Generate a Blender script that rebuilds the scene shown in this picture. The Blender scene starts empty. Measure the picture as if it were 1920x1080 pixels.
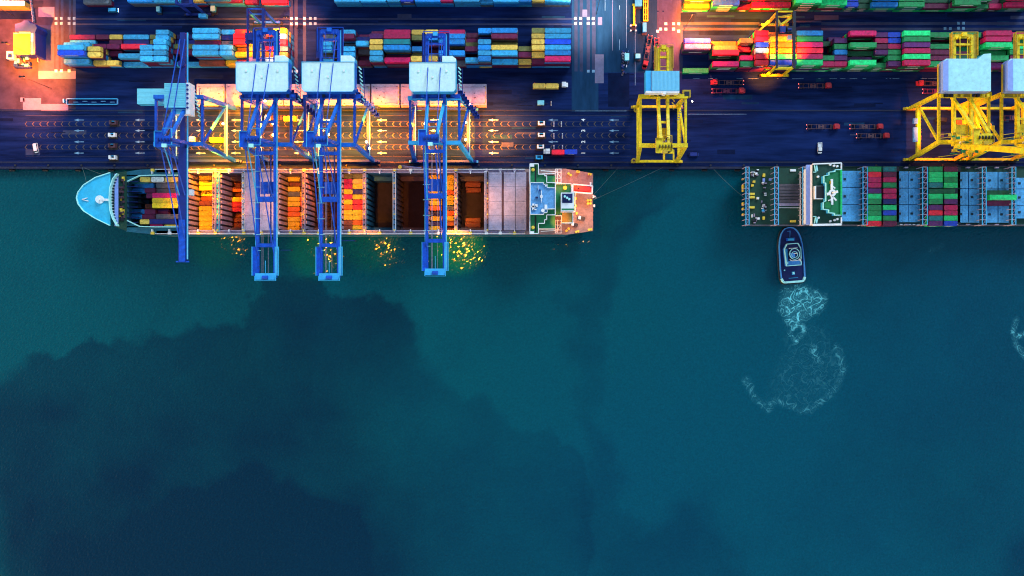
import bpy, math, random
import numpy as np
from mathutils import Vector, Matrix
random.seed(7); RNG = np.random.RandomState(5)
R = math.radians
C = bpy.context.scene.collection
# ------------------------------------------------------------------ camera and survey of the site
CH, F, XN, YN = 410.0, 1600.0, 1000.0, 535.0       # camera height, focal length (px), foot of the camera in the photo
def P(px, py, z=0.0):
    k = (CH - z) / F
    return Vector(((px - XN) * k, (YN - py) * k, z))
def PX(px, z=0.0): return (px - XN) * (CH - z) / F
def PY(py, z=0.0): return (YN - py) * (CH - z) / F
cam = bpy.data.cameras.new('camera'); co = bpy.data.objects.new('camera', cam); C.objects.link(co)
co.location = (0, 0, CH); cam.sensor_width = 36; cam.lens = 36 * F / 1920
cam.shift_x = (960 - XN) / 1920; cam.shift_y = -(540 - YN) / 1920
cam.clip_start = 1; cam.clip_end = 9000
bpy.context.scene.camera = co
# ------------------------------------------------------------------ materials
AMB = (0.80, 0.90, 1.15)
def lin(c): c = c / 255; return c / 12.92 if c <= 0.04045 else ((c + 0.055) / 1.055) ** 2.4
def alb(r, g, b): return tuple(min(0.88, max(0.002, lin(v) / a)) for v, a in zip((r, g, b), AMB))
MATS = {}
def mat(name, col, rough=0.55, var=0.25, scale=0.6, metal=0.0, bump=0.0, stretch=(1, 1, 1), objvar=0.0, emit=None, stain=0.0, corr=None, spec=0.4):
    if name in MATS: return MATS[name]
    m = bpy.data.materials.new(name); m.use_nodes = True
    nt = m.node_tree; N = nt.nodes; L = nt.links; b = N['Principled BSDF']
    b.inputs['Roughness'].default_value = rough; b.inputs['Metallic'].default_value = metal
    b.inputs['Specular IOR Level'].default_value = spec
    tc = N.new('ShaderNodeTexCoord'); mp = N.new('ShaderNodeMapping'); mp.inputs['Scale'].default_value = stretch
    oi0 = N.new('ShaderNodeObjectInfo'); of = N.new('ShaderNodeVectorMath'); of.operation = 'SCALE'; of.inputs[0].default_value = (91, 57, 33); L.new(oi0.outputs['Random'], of.inputs['Scale'])
    ad = N.new('ShaderNodeVectorMath'); ad.operation = 'ADD'; L.new(tc.outputs['Object'], ad.inputs[0]); L.new(of.outputs[0], ad.inputs[1])
    L.new(ad.outputs[0], mp.inputs['Vector'])
    nz = N.new('ShaderNodeTexNoise'); nz.inputs['Scale'].default_value = scale; nz.inputs['Detail'].default_value = 6; nz.inputs['Roughness'].default_value = 0.65
    L.new(mp.outputs[0], nz.inputs['Vector'])
    mr = N.new('ShaderNodeMapRange'); mr.inputs[1].default_value = 0.3; mr.inputs[2].default_value = 0.7
    mr.inputs[3].default_value = 1 - var; mr.inputs[4].default_value = 1 + var
    L.new(nz.outputs['Fac'], mr.inputs[0])
    out = mr.outputs[0]
    if objvar:
        oi = N.new('ShaderNodeObjectInfo'); m2 = N.new('ShaderNodeMapRange')
        m2.inputs[3].default_value = 1 - objvar; m2.inputs[4].default_value = 1 + objvar
        L.new(oi.outputs['Random'], m2.inputs[0])
        mu = N.new('ShaderNodeMath'); mu.operation = 'MULTIPLY'; L.new(out, mu.inputs[0]); L.new(m2.outputs[0], mu.inputs[1]); out = mu.outputs[0]
    vm = N.new('ShaderNodeVectorMath'); vm.operation = 'SCALE'; vm.inputs[0].default_value = col[:3]
    L.new(out, vm.inputs['Scale']); cout = vm.outputs[0]
    if stain:
        n3 = N.new('ShaderNodeTexNoise'); n3.inputs['Scale'].default_value = 1.1; n3.inputs['Detail'].default_value = 8; n3.inputs['Roughness'].default_value = .8
        L.new(ad.outputs[0], n3.inputs['Vector'])
        r3 = N.new('ShaderNodeMapRange'); r3.inputs[1].default_value = 0.50; r3.inputs[2].default_value = 0.68; r3.inputs[4].default_value = stain
        L.new(n3.outputs['Fac'], r3.inputs[0])
        mx = N.new('ShaderNodeMix'); mx.data_type = 'RGBA'; L.new(r3.outputs[0], mx.inputs[0]); L.new(cout, mx.inputs[6])
        mx.inputs[7].default_value = (0.05, 0.035, 0.04, 1); cout = mx.outputs[2]
    L.new(cout, b.inputs['Base Color'])
    if corr or bump:
        bp = N.new('ShaderNodeBump'); bp.inputs['Strength'].default_value = bump or 0.5; bp.inputs['Distance'].default_value = 0.08
        if corr:
            wv = N.new('ShaderNodeTexWave'); wv.bands_direction = corr; wv.inputs['Scale'].default_value = 0.55
            L.new(tc.outputs['Object'], wv.inputs['Vector']); L.new(wv.outputs['Fac'], bp.inputs['Height'])
        else: L.new(nz.outputs['Fac'], bp.inputs['Height'])
        L.new(bp.outputs[0], b.inputs['Normal'])
    if emit:
        b.inputs['Emission Color'].default_value = (*emit[:3], 1); b.inputs['Emission Strength'].default_value = emit[3]
    MATS[name] = m; return m
CC = {  # container paint
 'c': ('pale cyan', (46, 168, 246)), 'b': ('sky blue', (8, 132, 236)), 'B': ('royal blue', (0, 66, 225)), 'n': ('navy blue', (6, 24, 118)),
 'm': ('maroon', (92, 8, 70)), 'M': ('magenta', (178, 10, 96)), 'r': ('red', (228, 24, 62)), 'y': ('tan', (236, 190, 92)), 'Y': ('yellow', (246, 196, 30)),
 'o': ('olive', (104, 112, 66)), 't': ('teal', (4, 116, 138)), 'g': ('green', (10, 140, 88)), 'G': ('mint green', (10, 208, 132)), 'd': ('dark green', (4, 78, 56)),
 'O': ('orange', (244, 104, 10)), 'p': ('pink', (236, 150, 208)), 'w': ('white', (228, 228, 244)), 'k': ('grey', (84, 98, 120)), 'u': ('purple', (82, 22, 112)), 'x': ('brown', (120, 62, 46))}
for k, (n, c) in CC.items():
    mat('paint_' + n.replace(' ', '_'), alb(*c), 0.5, 0.3, 0.7, objvar=0.3, stain=0.6, corr='X', bump=0.6)
CM = {k: MATS['paint_' + n.replace(' ', '_')] for k, (n, c) in CC.items()}
M = dict(
 lampgnd=mat('ground_lamp_tint', (0.034, 0.032, 0.062), 0.85, 0.35, 0.2, spec=0.03, stain=0.2),  # ground paled and warmed so its colour carries the lamp glow
 asphalt2=mat('worn_asphalt', (0.010, 0.042, 0.105), 0.85, 0.35, 0.12, stretch=(2.0, 0.4, 1), spec=0.03),
 coping=mat('coping_concrete', (0.02, 0.028, 0.06), 0.7, 0.3, 0.4, spec=0.12),
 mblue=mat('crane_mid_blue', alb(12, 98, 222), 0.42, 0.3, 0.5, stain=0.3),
 asphalt=mat('asphalt', (0.0065, 0.017, 0.080), 0.85, 0.6, 0.13, stretch=(0.25, 2.4, 1), bump=0.3, spec=0.02),
 concrete=mat('concrete', (0.10, 0.085, 0.13), 0.8, 0.25, 0.3, stain=0.3),
 band=mat('runway_concrete', (0.024, 0.034, 0.095), 0.85, 0.3, 0.25),
 slab=mat('pale_slab', (0.13, 0.13, 0.24), 0.8, 0.15, 0.5, stain=0.2),
 newasph=mat('fresh_asphalt', (0.005, 0.011, 0.045), 0.85, 0.3, 0.2, spec=0.02),
 paint=mat('white_marking', (0.75, 0.78, 0.8), 0.6, 0.25, 2.0),
 bpaint=mat('worn_marking', (0.16, 0.32, 0.5), 0.7, 0.4, 1.0),
 ypaint=mat('amber_marking', (0.085, 0.065, 0.05), 0.7, 0.45, 1.4),
 line=mat('faded_line', (0.022, 0.026, 0.06), 0.7, 0.5, 0.4),
 steel=mat('dark_steel', (0.02, 0.024, 0.04), 0.5, 0.3, 1.0, metal=0.3),
 rail=mat('rail_steel', (0.012, 0.016, 0.035), 0.4, 0.3, 1.0),
 blue=mat('crane_blue', alb(2, 74, 204), 0.42, 0.35, 0.5, stain=0.35),
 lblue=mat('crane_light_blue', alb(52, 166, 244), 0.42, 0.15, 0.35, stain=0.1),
 dblue=mat('crane_navy', alb(4, 36, 130), 0.5, 0.2, 0.5),
 yel=mat('crane_yellow', (0.86, 0.63, 0.008), 0.42, 0.3, 0.5, stain=0.5),
 dyel=mat('crane_ochre', (0.55, 0.36, 0.02), 0.5, 0.3, 0.8, stain=0.3),
 roof=mat('white_roof', (0.64, 0.88, 0.86), 0.5, 0.10, 0.5, stain=0.10),
 broof=mat('pale_blue_roof', alb(150, 216, 250), 0.5, 0.14, 0.5, stain=0.15),
 lilac=mat('lilac_steel', alb(120, 150, 240), 0.5, 0.1, 0.8),
 rib=mat('ribbed_roof', alb(100, 196, 240), 0.5, 0.08, 0.8, corr='Y', bump=1.0),
 ribx=mat('ribbed_roof_across', alb(104, 190, 246), 0.5, 0.08, 0.8, corr='X', bump=1.0),
 white=mat('white_paint', (0.8, 0.82, 0.84), 0.45, 0.1, 1.0),
 cyan=mat('cyan_deck', alb(42, 176, 240), 0.55, 0.16, 0.35, stain=0.12),
 hull=mat('hull_teal', alb(10, 92, 128), 0.5, 0.2, 0.3, stain=0.2),
 dhull=mat('hull_dark', alb(4, 40, 60), 0.5, 0.25, 0.3),
 hatch=mat('hatch_pink', (0.34, 0.30, 0.42), 0.6, 0.2, 0.35, stain=0.4),
 hatchb=mat('hatch_blue', alb(70, 156, 234), 0.55, 0.3, 0.25, stain=0.7),
 beam=mat('deck_beam', (0.34, 0.28, 0.40), 0.6, 0.25, 0.8, stain=0.4),
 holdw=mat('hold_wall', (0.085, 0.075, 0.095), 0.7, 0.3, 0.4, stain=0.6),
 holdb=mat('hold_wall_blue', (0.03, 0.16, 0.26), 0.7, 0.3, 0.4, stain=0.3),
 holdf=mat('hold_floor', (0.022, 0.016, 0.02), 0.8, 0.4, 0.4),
 gdeck=mat('green_deck', alb(6, 112, 76), 0.6, 0.2, 0.5, stain=0.12),
 ddeck=mat('dark_green_deck', alb(4, 58, 52), 0.6, 0.25, 0.5, stain=0.1),
 bdeck=mat('blue_roof_deck', alb(84, 150, 224), 0.6, 0.25, 0.8, stain=0.4),
 odeck=mat('oxide_deck', (0.29, 0.18, 0.17), 0.65, 0.25, 0.5, stain=0.4),
 redboat=mat('lifeboat_red', (0.8, 0.05, 0.05), 0.4, 0.1, 1.0),
 black=mat('black_rubber', (0.006, 0.008, 0.014), 0.7, 0.3, 1.0),
 glass=mat('dark_glass', (0.01, 0.02, 0.04), 0.08, 0.1, 1.0, spec=0.6),
 red=mat('cab_red', (0.42, 0.024, 0.04), 0.4, 0.1, 1.0),
 oxide=mat('chassis_oxide', (0.075, 0.035, 0.055), 0.6, 0.3, 1.5),
 gold=mat('gold_fitting', (0.8, 0.58, 0.06), 0.4, 0.2, 1.5),
 bulb=mat('lamp_bulb', (0.9, 0.7, 0.3), 0.4, 0.0, 1.0, emit=(1.0, 0.62, 0.16, 9.0)),
 wbulb=mat('white_bulb', (0.9, 0.9, 0.9), 0.4, 0.0, 1.0, emit=(1.0, 0.9, 0.8, 5.0)),
 red_l=mat('red_lamp', (0.9, 0.1, 0.1), 0.4, 0.0, 1.0, emit=(1.0, 0.12, 0.10, 1.3)),
 rope=mat('rope', (0.10, 0.16, 0.16), 0.8, 0.2, 3.0),
 tug=mat('tug_deck', alb(4, 22, 92), 0.55, 0.2, 0.8),
 tugw=mat('tug_bulwark', alb(58, 140, 236), 0.45, 0.15, 0.8),
 tugc=mat('tug_pale', alb(150, 226, 250), 0.45, 0.1, 0.8),
 workshop=mat('workshop_roof', (0.30, 0.24, 0.05), 0.6, 0.2, 0.5, stain=0.2),
)
# ------------------------------------------------------------------ mesh helpers
class MB:
    def __init__(s): s.v = []; s.f = []; s.m = []; s.mats = []; s.chunks = []
    def mi(s, m):
        m = M[m] if isinstance(m, str) else m
        if m not in s.mats: s.mats.append(m)
        return s.mats.index(m)
    def poly(s, pts, faces, m):
        o = len(s.v); s.v += [tuple(p) for p in pts]; k = s.mi(m)
        fa = len(s.f)
        for f in faces: s.f.append([o + i for i in f]); s.m.append(k)
        s.chunks.append((o, len(s.v), fa, len(s.f)))
        return s
    def box(s, x0, x1, y0, y1, z0, z1, m, top=None):
        if x0 > x1: x0, x1 = x1, x0
        if y0 > y1: y0, y1 = y1, y0
        p = [(x, y, z) for z in (z0, z1) for x, y in ((x0, y0), (x1, y0), (x1, y1), (x0, y1))]
        s.poly(p, [(3, 2, 1, 0), (0, 1, 5, 4), (1, 2, 6, 5), (2, 3, 7, 6), (3, 0, 4, 7)], m)
        return s.poly(p[4:], [(0, 1, 2, 3)], top or m)
    def pbox(s, px0, px1, py0, py1, z0, z1, m, top=None):    # a box surveyed by its top outline
        return s.box(PX(px0, z1), PX(px1, z1), PY(py0, z1), PY(py1, z1), z0, z1, m, top)
    def beam(s, a, b, w, h, m):
        a = Vector(a); b = Vector(b); d = (b - a)
        if d.length < 1e-4: return s
        d.normalize(); up = Vector((0, 0, 1))
        if abs(d.z) > 0.95: up = Vector((0, 1, 0))
        sx = d.cross(up).normalized(); sz = sx.cross(d).normalized()
        p = [q + sx * (w / 2 * i) + sz * (h / 2 * j) for q in (a, b) for i, j in ((-1, -1), (1, -1), (1, 1), (-1, 1))]
        return s.poly(p, [(0, 1, 2, 3), (7, 6, 5, 4), (0, 4, 5, 1), (1, 5, 6, 2), (2, 6, 7, 3), (3, 7, 4, 0)], m)
    def cyl(s, a, b, r, m, n=8, r2=None):
        a = Vector(a); b = Vector(b); d = (b - a).normalized(); up = Vector((0, 0, 1))
        if abs(d.z) > 0.95: up = Vector((0, 1, 0))
        x = d.cross(up).normalized(); y = x.cross(d).normalized(); r2 = r if r2 is None else r2
        p = [a + (x * math.cos(t) + y * math.sin(t)) * r for t in [2 * math.pi * i / n for i in range(n)]]
        p += [b + (x * math.cos(t) + y * math.sin(t)) * r2 for t in [2 * math.pi * i / n for i in range(n)]]
        fs = [(i, (i + 1) % n, n + (i + 1) % n, n + i) for i in range(n)] + [tuple(range(n - 1, -1, -1)), tuple(range(n, 2 * n))]
        return s.poly(p, fs, m)
    def prism(s, pts, z0, z1, m, top=None, low=None):
        n = len(pts); low = low or pts
        p = [(x, y, z0) for x, y in low] + [(x, y, z1) for x, y in pts]
        s.poly(p, [(i, (i + 1) % n, n + (i + 1) % n, n + i) for i in range(n)] + [tuple(range(n - 1, -1, -1))], m)
        return s.poly(p[n:], [tuple(range(n))], top or m)
    def rail(s, pts, z, m='white', w=0.22, h=1.0, closed=False):   # a solid parapet / handrail run
        n = len(pts)
        for i in range(n if closed else n - 1):
            a, b = pts[i], pts[(i + 1) % n]
            s.beam((a[0], a[1], z + h / 2), (b[0], b[1], z + h / 2), w, h, m)
        return s
    def build(s, name, parent=None, origin=None, label=None, cat=None, group=None, kind=None):
        me = bpy.data.meshes.new(name); o3 = Vector(origin) if origin is not None else (Vector(tuple(parent['_o'])) if parent else Vector((0, 0, 0)))
        vs = [tuple(Vector(v) - o3) for v in s.v]
        me.from_pydata(vs, [], s.f); me.polygons.foreach_set('material_index', s.m)
        for m in s.mats: me.materials.append(m)
        me.update(); o = bpy.data.objects.new(name, me); C.objects.link(o)
        o['_o'] = tuple(o3)
        if parent: o.parent = parent
        elif origin is not None: o.location = o3
        tag(o, label, cat, group, kind); return o
def build_split(mb, name, parent, gap=.12, lim=90):
    n = len(mb.chunks); bb = []
    for a, b, _, _ in mb.chunks:
        v = np.array(mb.v[a:b]); bb.append((v.min(0) - gap, v.max(0) + gap))
    par = list(range(n))
    def fd_(i):
        while par[i] != i: i = par[i]
        return i
    for i in range(n):
        for j in range(i):
            if (bb[i][0] <= bb[j][1]).all() and (bb[j][0] <= bb[i][1]).all(): par[fd_(i)] = fd_(j)
    gr = {}
    for i in range(n): gr.setdefault(fd_(i), []).append(i)
    out = []
    for k, g_ in enumerate(gr.values()):
        m2 = MB(); m2.mats = list(mb.mats)
        for i in g_:
            a, b, fa, fb = mb.chunks[i]; off = len(m2.v) - a; m2.v += mb.v[a:b]
            for f, mi in zip(mb.f[fa:fb], mb.m[fa:fb]): m2.f.append([q + off for q in f]); m2.m.append(mi)
        out.append(m2.build(name, parent))
    return out
def tag(o, label=None, cat=None, group=None, kind=None):
    if label: o['label'] = label
    if cat: o['category'] = cat
    if group: o['group'] = group
    if kind: o['kind'] = kind
    return o
def thing(name, loc, label, cat, group=None, rz=0.0, local=False):
    o = bpy.data.objects.new(name, None); C.objects.link(o); o.empty_display_size = 0.5
    o.location = loc; o.rotation_euler = (0, 0, rz)
    o['_o'] = (0, 0, 0) if local else tuple(loc)
    return tag(o, label, cat, group)
def copy_tree(src, loc=None, rz=None, label=None, parent=None):
    c = src.copy(); C.objects.link(c); c.parent = parent
    if loc is not None: c.location = loc
    if rz is not None: c.rotation_euler = (0, 0, rz)
    if label: c['label'] = label
    for ch in list(src.children): copy_tree(ch, parent=c)
    return c
def struct(name, mb): return mb.build(name, kind='structure')
# ------------------------------------------------------------------ lamps that the place has
LK = 0.055
GAIN = 1.0
def spot(src, target, power, cone=90, col=(1.0, 0.33, 0.045), size=0.5, blend=0.7):
    l = bpy.data.lights.new('floodlight', 'SPOT'); l.energy = power * 1000 * LK * GAIN; l.spot_size = R(cone); l.spot_blend = blend
    l.color = col; l.shadow_soft_size = size
    o = bpy.data.objects.new('floodlight_beam', l); C.objects.link(o); o.location = src
    o.rotation_euler = (Vector(target) - Vector(src)).to_track_quat('-Z', 'Y').to_euler()
    return o
SODIUM = (1.0, 0.15, 0.0); AMBER = (1.0, 0.25, 0.0); PEACH = (1.0, 0.42, 0.16); ROSE = (1.0, 0.15, 0.07)

# ================================================================== SETTING
# --- water
EDGE = 56.0; WZ = -3.0
def vnoise(x, y, seed):
    xi = np.floor(x).astype(np.int64); yi = np.floor(y).astype(np.int64); xf = x - xi; yf = y - yi
    def h(a, b):
        n = (a * 374761393 + b * 668265263 + seed * 974634777) & 0x7fffffff
        n = ((n ^ (n >> 13)) * 1274126177) & 0x7fffffff
        return ((n ^ (n >> 16)) & 0xffff) / 65535.0
    u = xf * xf * (3 - 2 * xf); v = yf * yf * (3 - 2 * yf)
    return (h(xi, yi) * (1 - u) + h(xi + 1, yi) * u) * (1 - v) + (h(xi, yi + 1) * (1 - u) + h(xi + 1, yi + 1) * u) * v
def fbm(x, y, seed, o=5):
    r = 0; a = 0.5
    for i in range(o): r = r + a * (vnoise(x, y, seed + i) - 0.5); x = x * 2.03 + 7; y = y * 2.03 + 3; a *= 0.55
    return r
def sdist(px, py, poly):     # signed distance, positive inside
    d = np.full(px.shape, 1e9); ins = np.zeros(px.shape, bool); n = len(poly)
    for i in range(n):
        x0, y0 = poly[i]; x1, y1 = poly[(i + 1) % n]
        ex, ey = x1 - x0, y1 - y0
        t = np.clip(((px - x0) * ex + (py - y0) * ey) / (ex * ex + ey * ey + 1e-9), 0, 1)
        d = np.minimum(d, np.hypot(px - x0 - t * ex, py - y0 - t * ey))
        c = ((y0 > py) != (y1 > py)) & (px < (x1 - x0) * (py - y0) / ((y1 - y0) if y1 != y0 else 1e-9) + x0)
        ins ^= c
    return np.where(ins, d, -d)
def pdist(px, py, line):
    d = np.full(px.shape, 1e9)
    for (x0, y0), (x1, y1) in zip(line, line[1:]):
        ex, ey = x1 - x0, y1 - y0
        t = np.clip(((px - x0) * ex + (py - y0) * ey) / (ex * ex + ey * ey + 1e-9), 0, 1)
        d = np.minimum(d, np.hypot(px - x0 - t * ex, py - y0 - t * ey))
    return d
def sm(a, b, x): t = np.clip((x - a) / (b - a), 0, 1); return t * t * (3 - 2 * t)
# hull outlines (deck level), also used to keep the water out of the open holds
Z1 = 12.0
S1 = [(153, 373), (156, 362), (166, 349), (188, 335), (215, 326), (240, 321.5), (265, 318), (292, 316), (1060, 316), (1090, 321), (1112, 325), (1112, 433), (1090, 436), (1060, 440), (292, 440), (265, 437.5), (240, 433.5), (215, 424), (188, 411), (166, 397), (156, 384)]
H1X = [(352, 400), (413, 455), (523, 567), (573, 637), (641, 681), (687, 737), (743, 797), (801, 852), (858, 908)]
HY0, HY1 = PY(432.5, Z1), PY(323, Z1)
def build_water():
    core_x = np.arange(-262, 262, 0.72); core_y = np.arange(-152, 58.9, 0.72)
    xs = np.concatenate([[-4000, -1500, -700, -400, -300], core_x, [300, 400, 700, 1500, 4000]])
    ys = np.concatenate([[-4000, -1500, -700, -350, -200], core_y])
    ys = ys[ys < EDGE + 0.6]
    X, Y = np.meshgrid(xs, ys); nx, ny = len(xs), len(ys)
    k = F / (CH - WZ); px = XN + X * k; py = YN - Y * k
    wx = px + 95 * fbm(px / 95, py / 95, 11, 6) + 8 * fbm(px / 10, py / 10, 31, 3); wy = py + 95 * fbm(px / 95, py / 95, 71, 6) + 8 * fbm(px / 10, py / 10, 51, 3)
    D1 = [(-1500, 900), (-300, 760), (0, 688), (60, 668), (105, 688), (150, 668), (185, 632), (215, 645), (262, 612), (310, 615), (340, 600), (372, 580), (400, 598), (445, 602), (455, 560), (490, 530), (540, 512), (575, 520), (600, 547), (650, 546), (690, 540), (715, 560), (735, 590), (790, 640), (815, 685), (850, 735), (900, 728), (930, 745), (965, 790), (1040, 812), (1085, 860), (1110, 960), (1100, 1400), (-1500, 1400)]
    D2 = [(428, 885), (465, 855), (500, 855), (530, 888), (570, 900), (600, 938), (640, 952), (690, 1005), (700, 1060), (760, 1300), (60, 1300), (100, 1060), (230, 1000), (330, 930)]
    D3 = [(1040, 440), (1380, 360), (1300, 385), (1200, 430), (1140, 462), (1128, 500), (1150, 540), (1118, 565), (1128, 620), (1108, 680), (1118, 760), (1128, 850), (1160, 960), (1200, 1005), (1270, 960), (1330, 940), (1500, 1400), (1090, 1400), (1090, 820), (1092, 700), (1060, 668), (1068, 600), (1058, 560), (1078, 540), (1060, 480)]
    D4 = [(1920, 980), (1870, 1030), (1850, 1300), (3000, 1300), (3000, 980)]
    soft = 7 + 26 * sm(-0.1, 0.25, fbm(px / 160, py / 160, 5, 3))
    d1 = sdist(wx, wy, D1); a1 = sm(-soft, soft, d1) * (0.66 + 0.2 * sm(0, 260, d1)) * (1 - .42 * sm(600, 860, px) * sm(560, 760, py))
    a2 = sm(-16, 40, sdist(wx, wy, D2)); d3 = sdist(wx, wy, D3); a3 = sm(-22, 16, d3)
    a4 = sm(-10, 60, sdist(wx, wy, D4))
    dark = np.clip(a1 + 0.36 * a2 + 0.30 * a3 * (1 - a1) + 0.4 * a4, 0, 1.2) + 0.7 * fbm(px / 240, py / 200, 91, 6) + 0.25 * fbm(px / 60, py / 60, 17, 4)
    L1 = [(1122, 640), (1118, 560), (1132, 485), (1180, 432), (1235, 396), (1300, 380), (1420, 440), (1440, 600), (1380, 800), (1290, 900), (1252, 950), (1190, 940), (1130, 800)]
    dark -= 0.30 * sm(-10, 34, sdist(wx, wy, L1)) * (1 - .6 * sm(1250, 1430, px))
    dark += 0.25 * sm(1500, 1900, px) + 0.18 * sm(700, 300, py) * 0 - 0.5 * sm(30, -30, px + 0.15 * (1080 - py) - 12 + 20 * fbm(py / 30, px / 30, 3, 3)) * sm(860, 940, py)
    dark += 0.5 * sm(26, 0, pdist(wx, wy, [(1458, 430), (1452, 470), (1462, 520)]))
    hue = sm(900, 2000, px + 0.5 * py) + 0.5 * fbm(px / 300, py / 300, 44, 3)
    # foam
    j = 9 * fbm(px / 18, py / 18, 63, 4)
    ox, oy = px + j, py + 9 * fbm(px / 18, py / 18, 83, 4)
    foam = 1.0 * sm(-9, 9, sdist(ox, oy, [(1472, 536), (1500, 536), (1520, 543), (1548, 556), (1546, 574), (1528, 588), (1508, 598), (1492, 610), (1478, 604), (1463, 580), (1466, 556)])) 
    foam += 0.09 * sm(-14, 20, sdist(ox, oy, [(1470, 600), (1530, 600), (1560, 640), (1585, 690), (1560, 740), (1510, 765), (1440, 750), (1455, 690), (1475, 650)]))
    for ln, w, s in (([(1398, 712), (1415, 745), (1440, 768), (1452, 752), (1478, 758), (1500, 770), (1520, 768), (1545, 748), (1568, 728), (1582, 690), (1570, 650)], 6, 0.30),
                     ([(1488, 612), (1480, 625), (1492, 640), (1508, 625), (1502, 612)], 4, 0.6), ([(1525, 650), (1530, 668), (1540, 680)], 5, .45),
                     ([(1905, 600), (1900, 622), (1905, 645), (1922, 668)], 5, 0.6), ([(1912, 628), (1930, 624)], 5, 0.8),
                     ([(1745, 470), (1765, 462)], 5, 0.12)):
        foam += s * sm(w * 1.6, 0, pdist(px + 0.7 * j, py - 0.7 * j, ln))
    chop = RNG.normal(0, 0.034, X.shape) * (np.abs(X) < 280) * (Y > -170)
    co3 = np.stack([X, Y, WZ + chop], -1).reshape(-1, 3)
    idx = np.arange(nx * ny).reshape(ny, nx)
    q = np.stack([idx[:-1, :-1], idx[:-1, 1:], idx[1:, 1:], idx[1:, :-1]], -1).reshape(-1, 4)
    cx = ((X[:-1, :-1] + X[1:, 1:]) / 2).ravel(); cy = ((Y[:-1, :-1] + Y[1:, 1:]) / 2).ravel()
    hole = (cx > PX(230, Z1)) & (cx < PX(912, Z1)) & (cy > HY0 - 0.9) & (cy < HY1 + 0.9) & ((cx > PX(340, Z1)) | ((cy > PY(422, Z1)) & (cy < PY(329, Z1))))
    q = q[~hole]
    me = bpy.data.meshes.new('water'); me.vertices.add(len(co3)); me.vertices.foreach_set('co', co3.ravel())
    me.loops.add(q.size); me.loops.foreach_set('vertex_index', q.ravel().astype(np.int32))
    me.polygons.add(len(q)); me.polygons.foreach_set('loop_start', np.arange(0, q.size, 4, dtype=np.int32)); me.polygons.foreach_set('loop_total', np.full(len(q), 4, np.int32)); me.polygons.foreach_set('use_smooth', np.zeros(len(q), bool))
    me.update(calc_edges=True)
    for nm, arr in (('silt', dark), ('hue', hue), ('foam', foam)):
        at = me.attributes.new(nm, 'FLOAT', 'POINT'); at.data.foreach_set('value', arr.ravel().astype(np.float32))
    m = bpy.data.materials.new('harbour_water'); m.use_nodes = True; nt = m.node_tree; N = nt.nodes; L = nt.links; b = N['Principled BSDF']
    def A(n): a = N.new('ShaderNodeAttribute'); a.attribute_name = n; return a.outputs['Fac']
    def mix(f, a, c2, t='MIX'):
        x = N.new('ShaderNodeMix'); x.data_type = 'RGBA'; x.blend_type = t
        for i, v in ((0, f), (6, a), (7, c2)):
            if hasattr(v, 'is_linked'): L.new(v, x.inputs[i])
            elif i == 0: x.inputs[i].default_value = v
            else: x.inputs[i].default_value = (*v, 1)
        return x.outputs[2]
    def math_(op, a, c2=0.0, clamp=False):
        x = N.new('ShaderNodeMath'); x.operation = op; x.use_clamp = clamp
        for i, v in ((0, a), (1, c2)):
            if hasattr(v, 'is_linked'): L.new(v, x.inputs[i])
            else: x.inputs[i].default_value = v
        return x.outputs[0]
    tc = N.new('ShaderNodeTexCoord')
    def noise(sc, det=5, rough=.6, dist=0.0):
        n = N.new('ShaderNodeTexNoise'); n.inputs['Scale'].default_value = sc; n.inputs['Detail'].default_value = det; n.inputs['Roughness'].default_value = rough
        n.inputs['Distortion'].default_value = dist; L.new(tc.outputs['Object'], n.inputs['Vector']); return n.outputs['Fac']
    light = mix(A('hue'), WCOL[0], WCOL[1]); deep = mix(A('hue'), WCOL[2], WCOL[3])
    base = mix(math_('ADD', A('silt'), 0.0, True), light, deep)
    gr = N.new('ShaderNodeMapRange'); gr.inputs[1].default_value = .3; gr.inputs[2].default_value = .7; gr.inputs[3].default_value = .72; gr.inputs[4].default_value = 1.28
    L.new(noise(1.1, 8, .85), gr.inputs[0]); sc = N.new('ShaderNodeVectorMath'); sc.operation = 'SCALE'; L.new(base, sc.inputs[0]); L.new(gr.outputs[0], sc.inputs['Scale'])
    # foam filaments: thin ridges of a distorted noise, only where the wash has been
    def ridge(s, w, dist):
        d = math_('ABSOLUTE', math_('SUBTRACT', noise(s, 1.6, .5, dist), 0.5)); r = N.new('ShaderNodeMapRange'); r.inputs[1].default_value = 0.0; r.inputs[2].default_value = w
        r.inputs[3].default_value = 1.0; r.inputs[4].default_value = 0.0; L.new(d, r.inputs[0]); return r.outputs[0]
    rr = math_('MAXIMUM', ridge(0.20, 0.040, 1.1), math_('MULTIPLY', ridge(0.5, 0.05, 1.0), 0.35))
    f = math_('MULTIPLY', A('foam'), math_('ADD', math_('MULTIPLY', rr, 1.0), 0.10), True)
    f = math_('MULTIPLY', f, 0.9, True)
    colr = mix(f, sc.outputs[0], (0.16, 0.70, 0.78))
    L.new(colr, b.inputs['Base Color']); b.inputs['Roughness'].default_value = 0.12; b.inputs['IOR'].default_value = 1.333; b.inputs['Specular IOR Level'].default_value = 0.3
    L.new(math_('ADD', math_('MULTIPLY', f, 0.5), 0.09), b.inputs['Roughness'])
    b1 = N.new('ShaderNodeBump'); b1.inputs['Strength'].default_value = 1.0; b1.inputs['Distance'].default_value = 0.03; L.new(noise(0.62, 0, .5, .3), b1.inputs['Height'])
    b2 = N.new('ShaderNodeBump'); b2.inputs['Strength'].default_value = 1.0; b2.inputs['Distance'].default_value = 0.001; L.new(noise(2.4, 1, .5, .4), b2.inputs['Height'])
    L.new(b1.outputs[0], b2.inputs['Normal']); L.new(b2.outputs[0], b.inputs['Normal'])
    me.materials.append(m)
    o = bpy.data.objects.new('water', me); C.objects.link(o); o['kind'] = 'structure'
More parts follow.
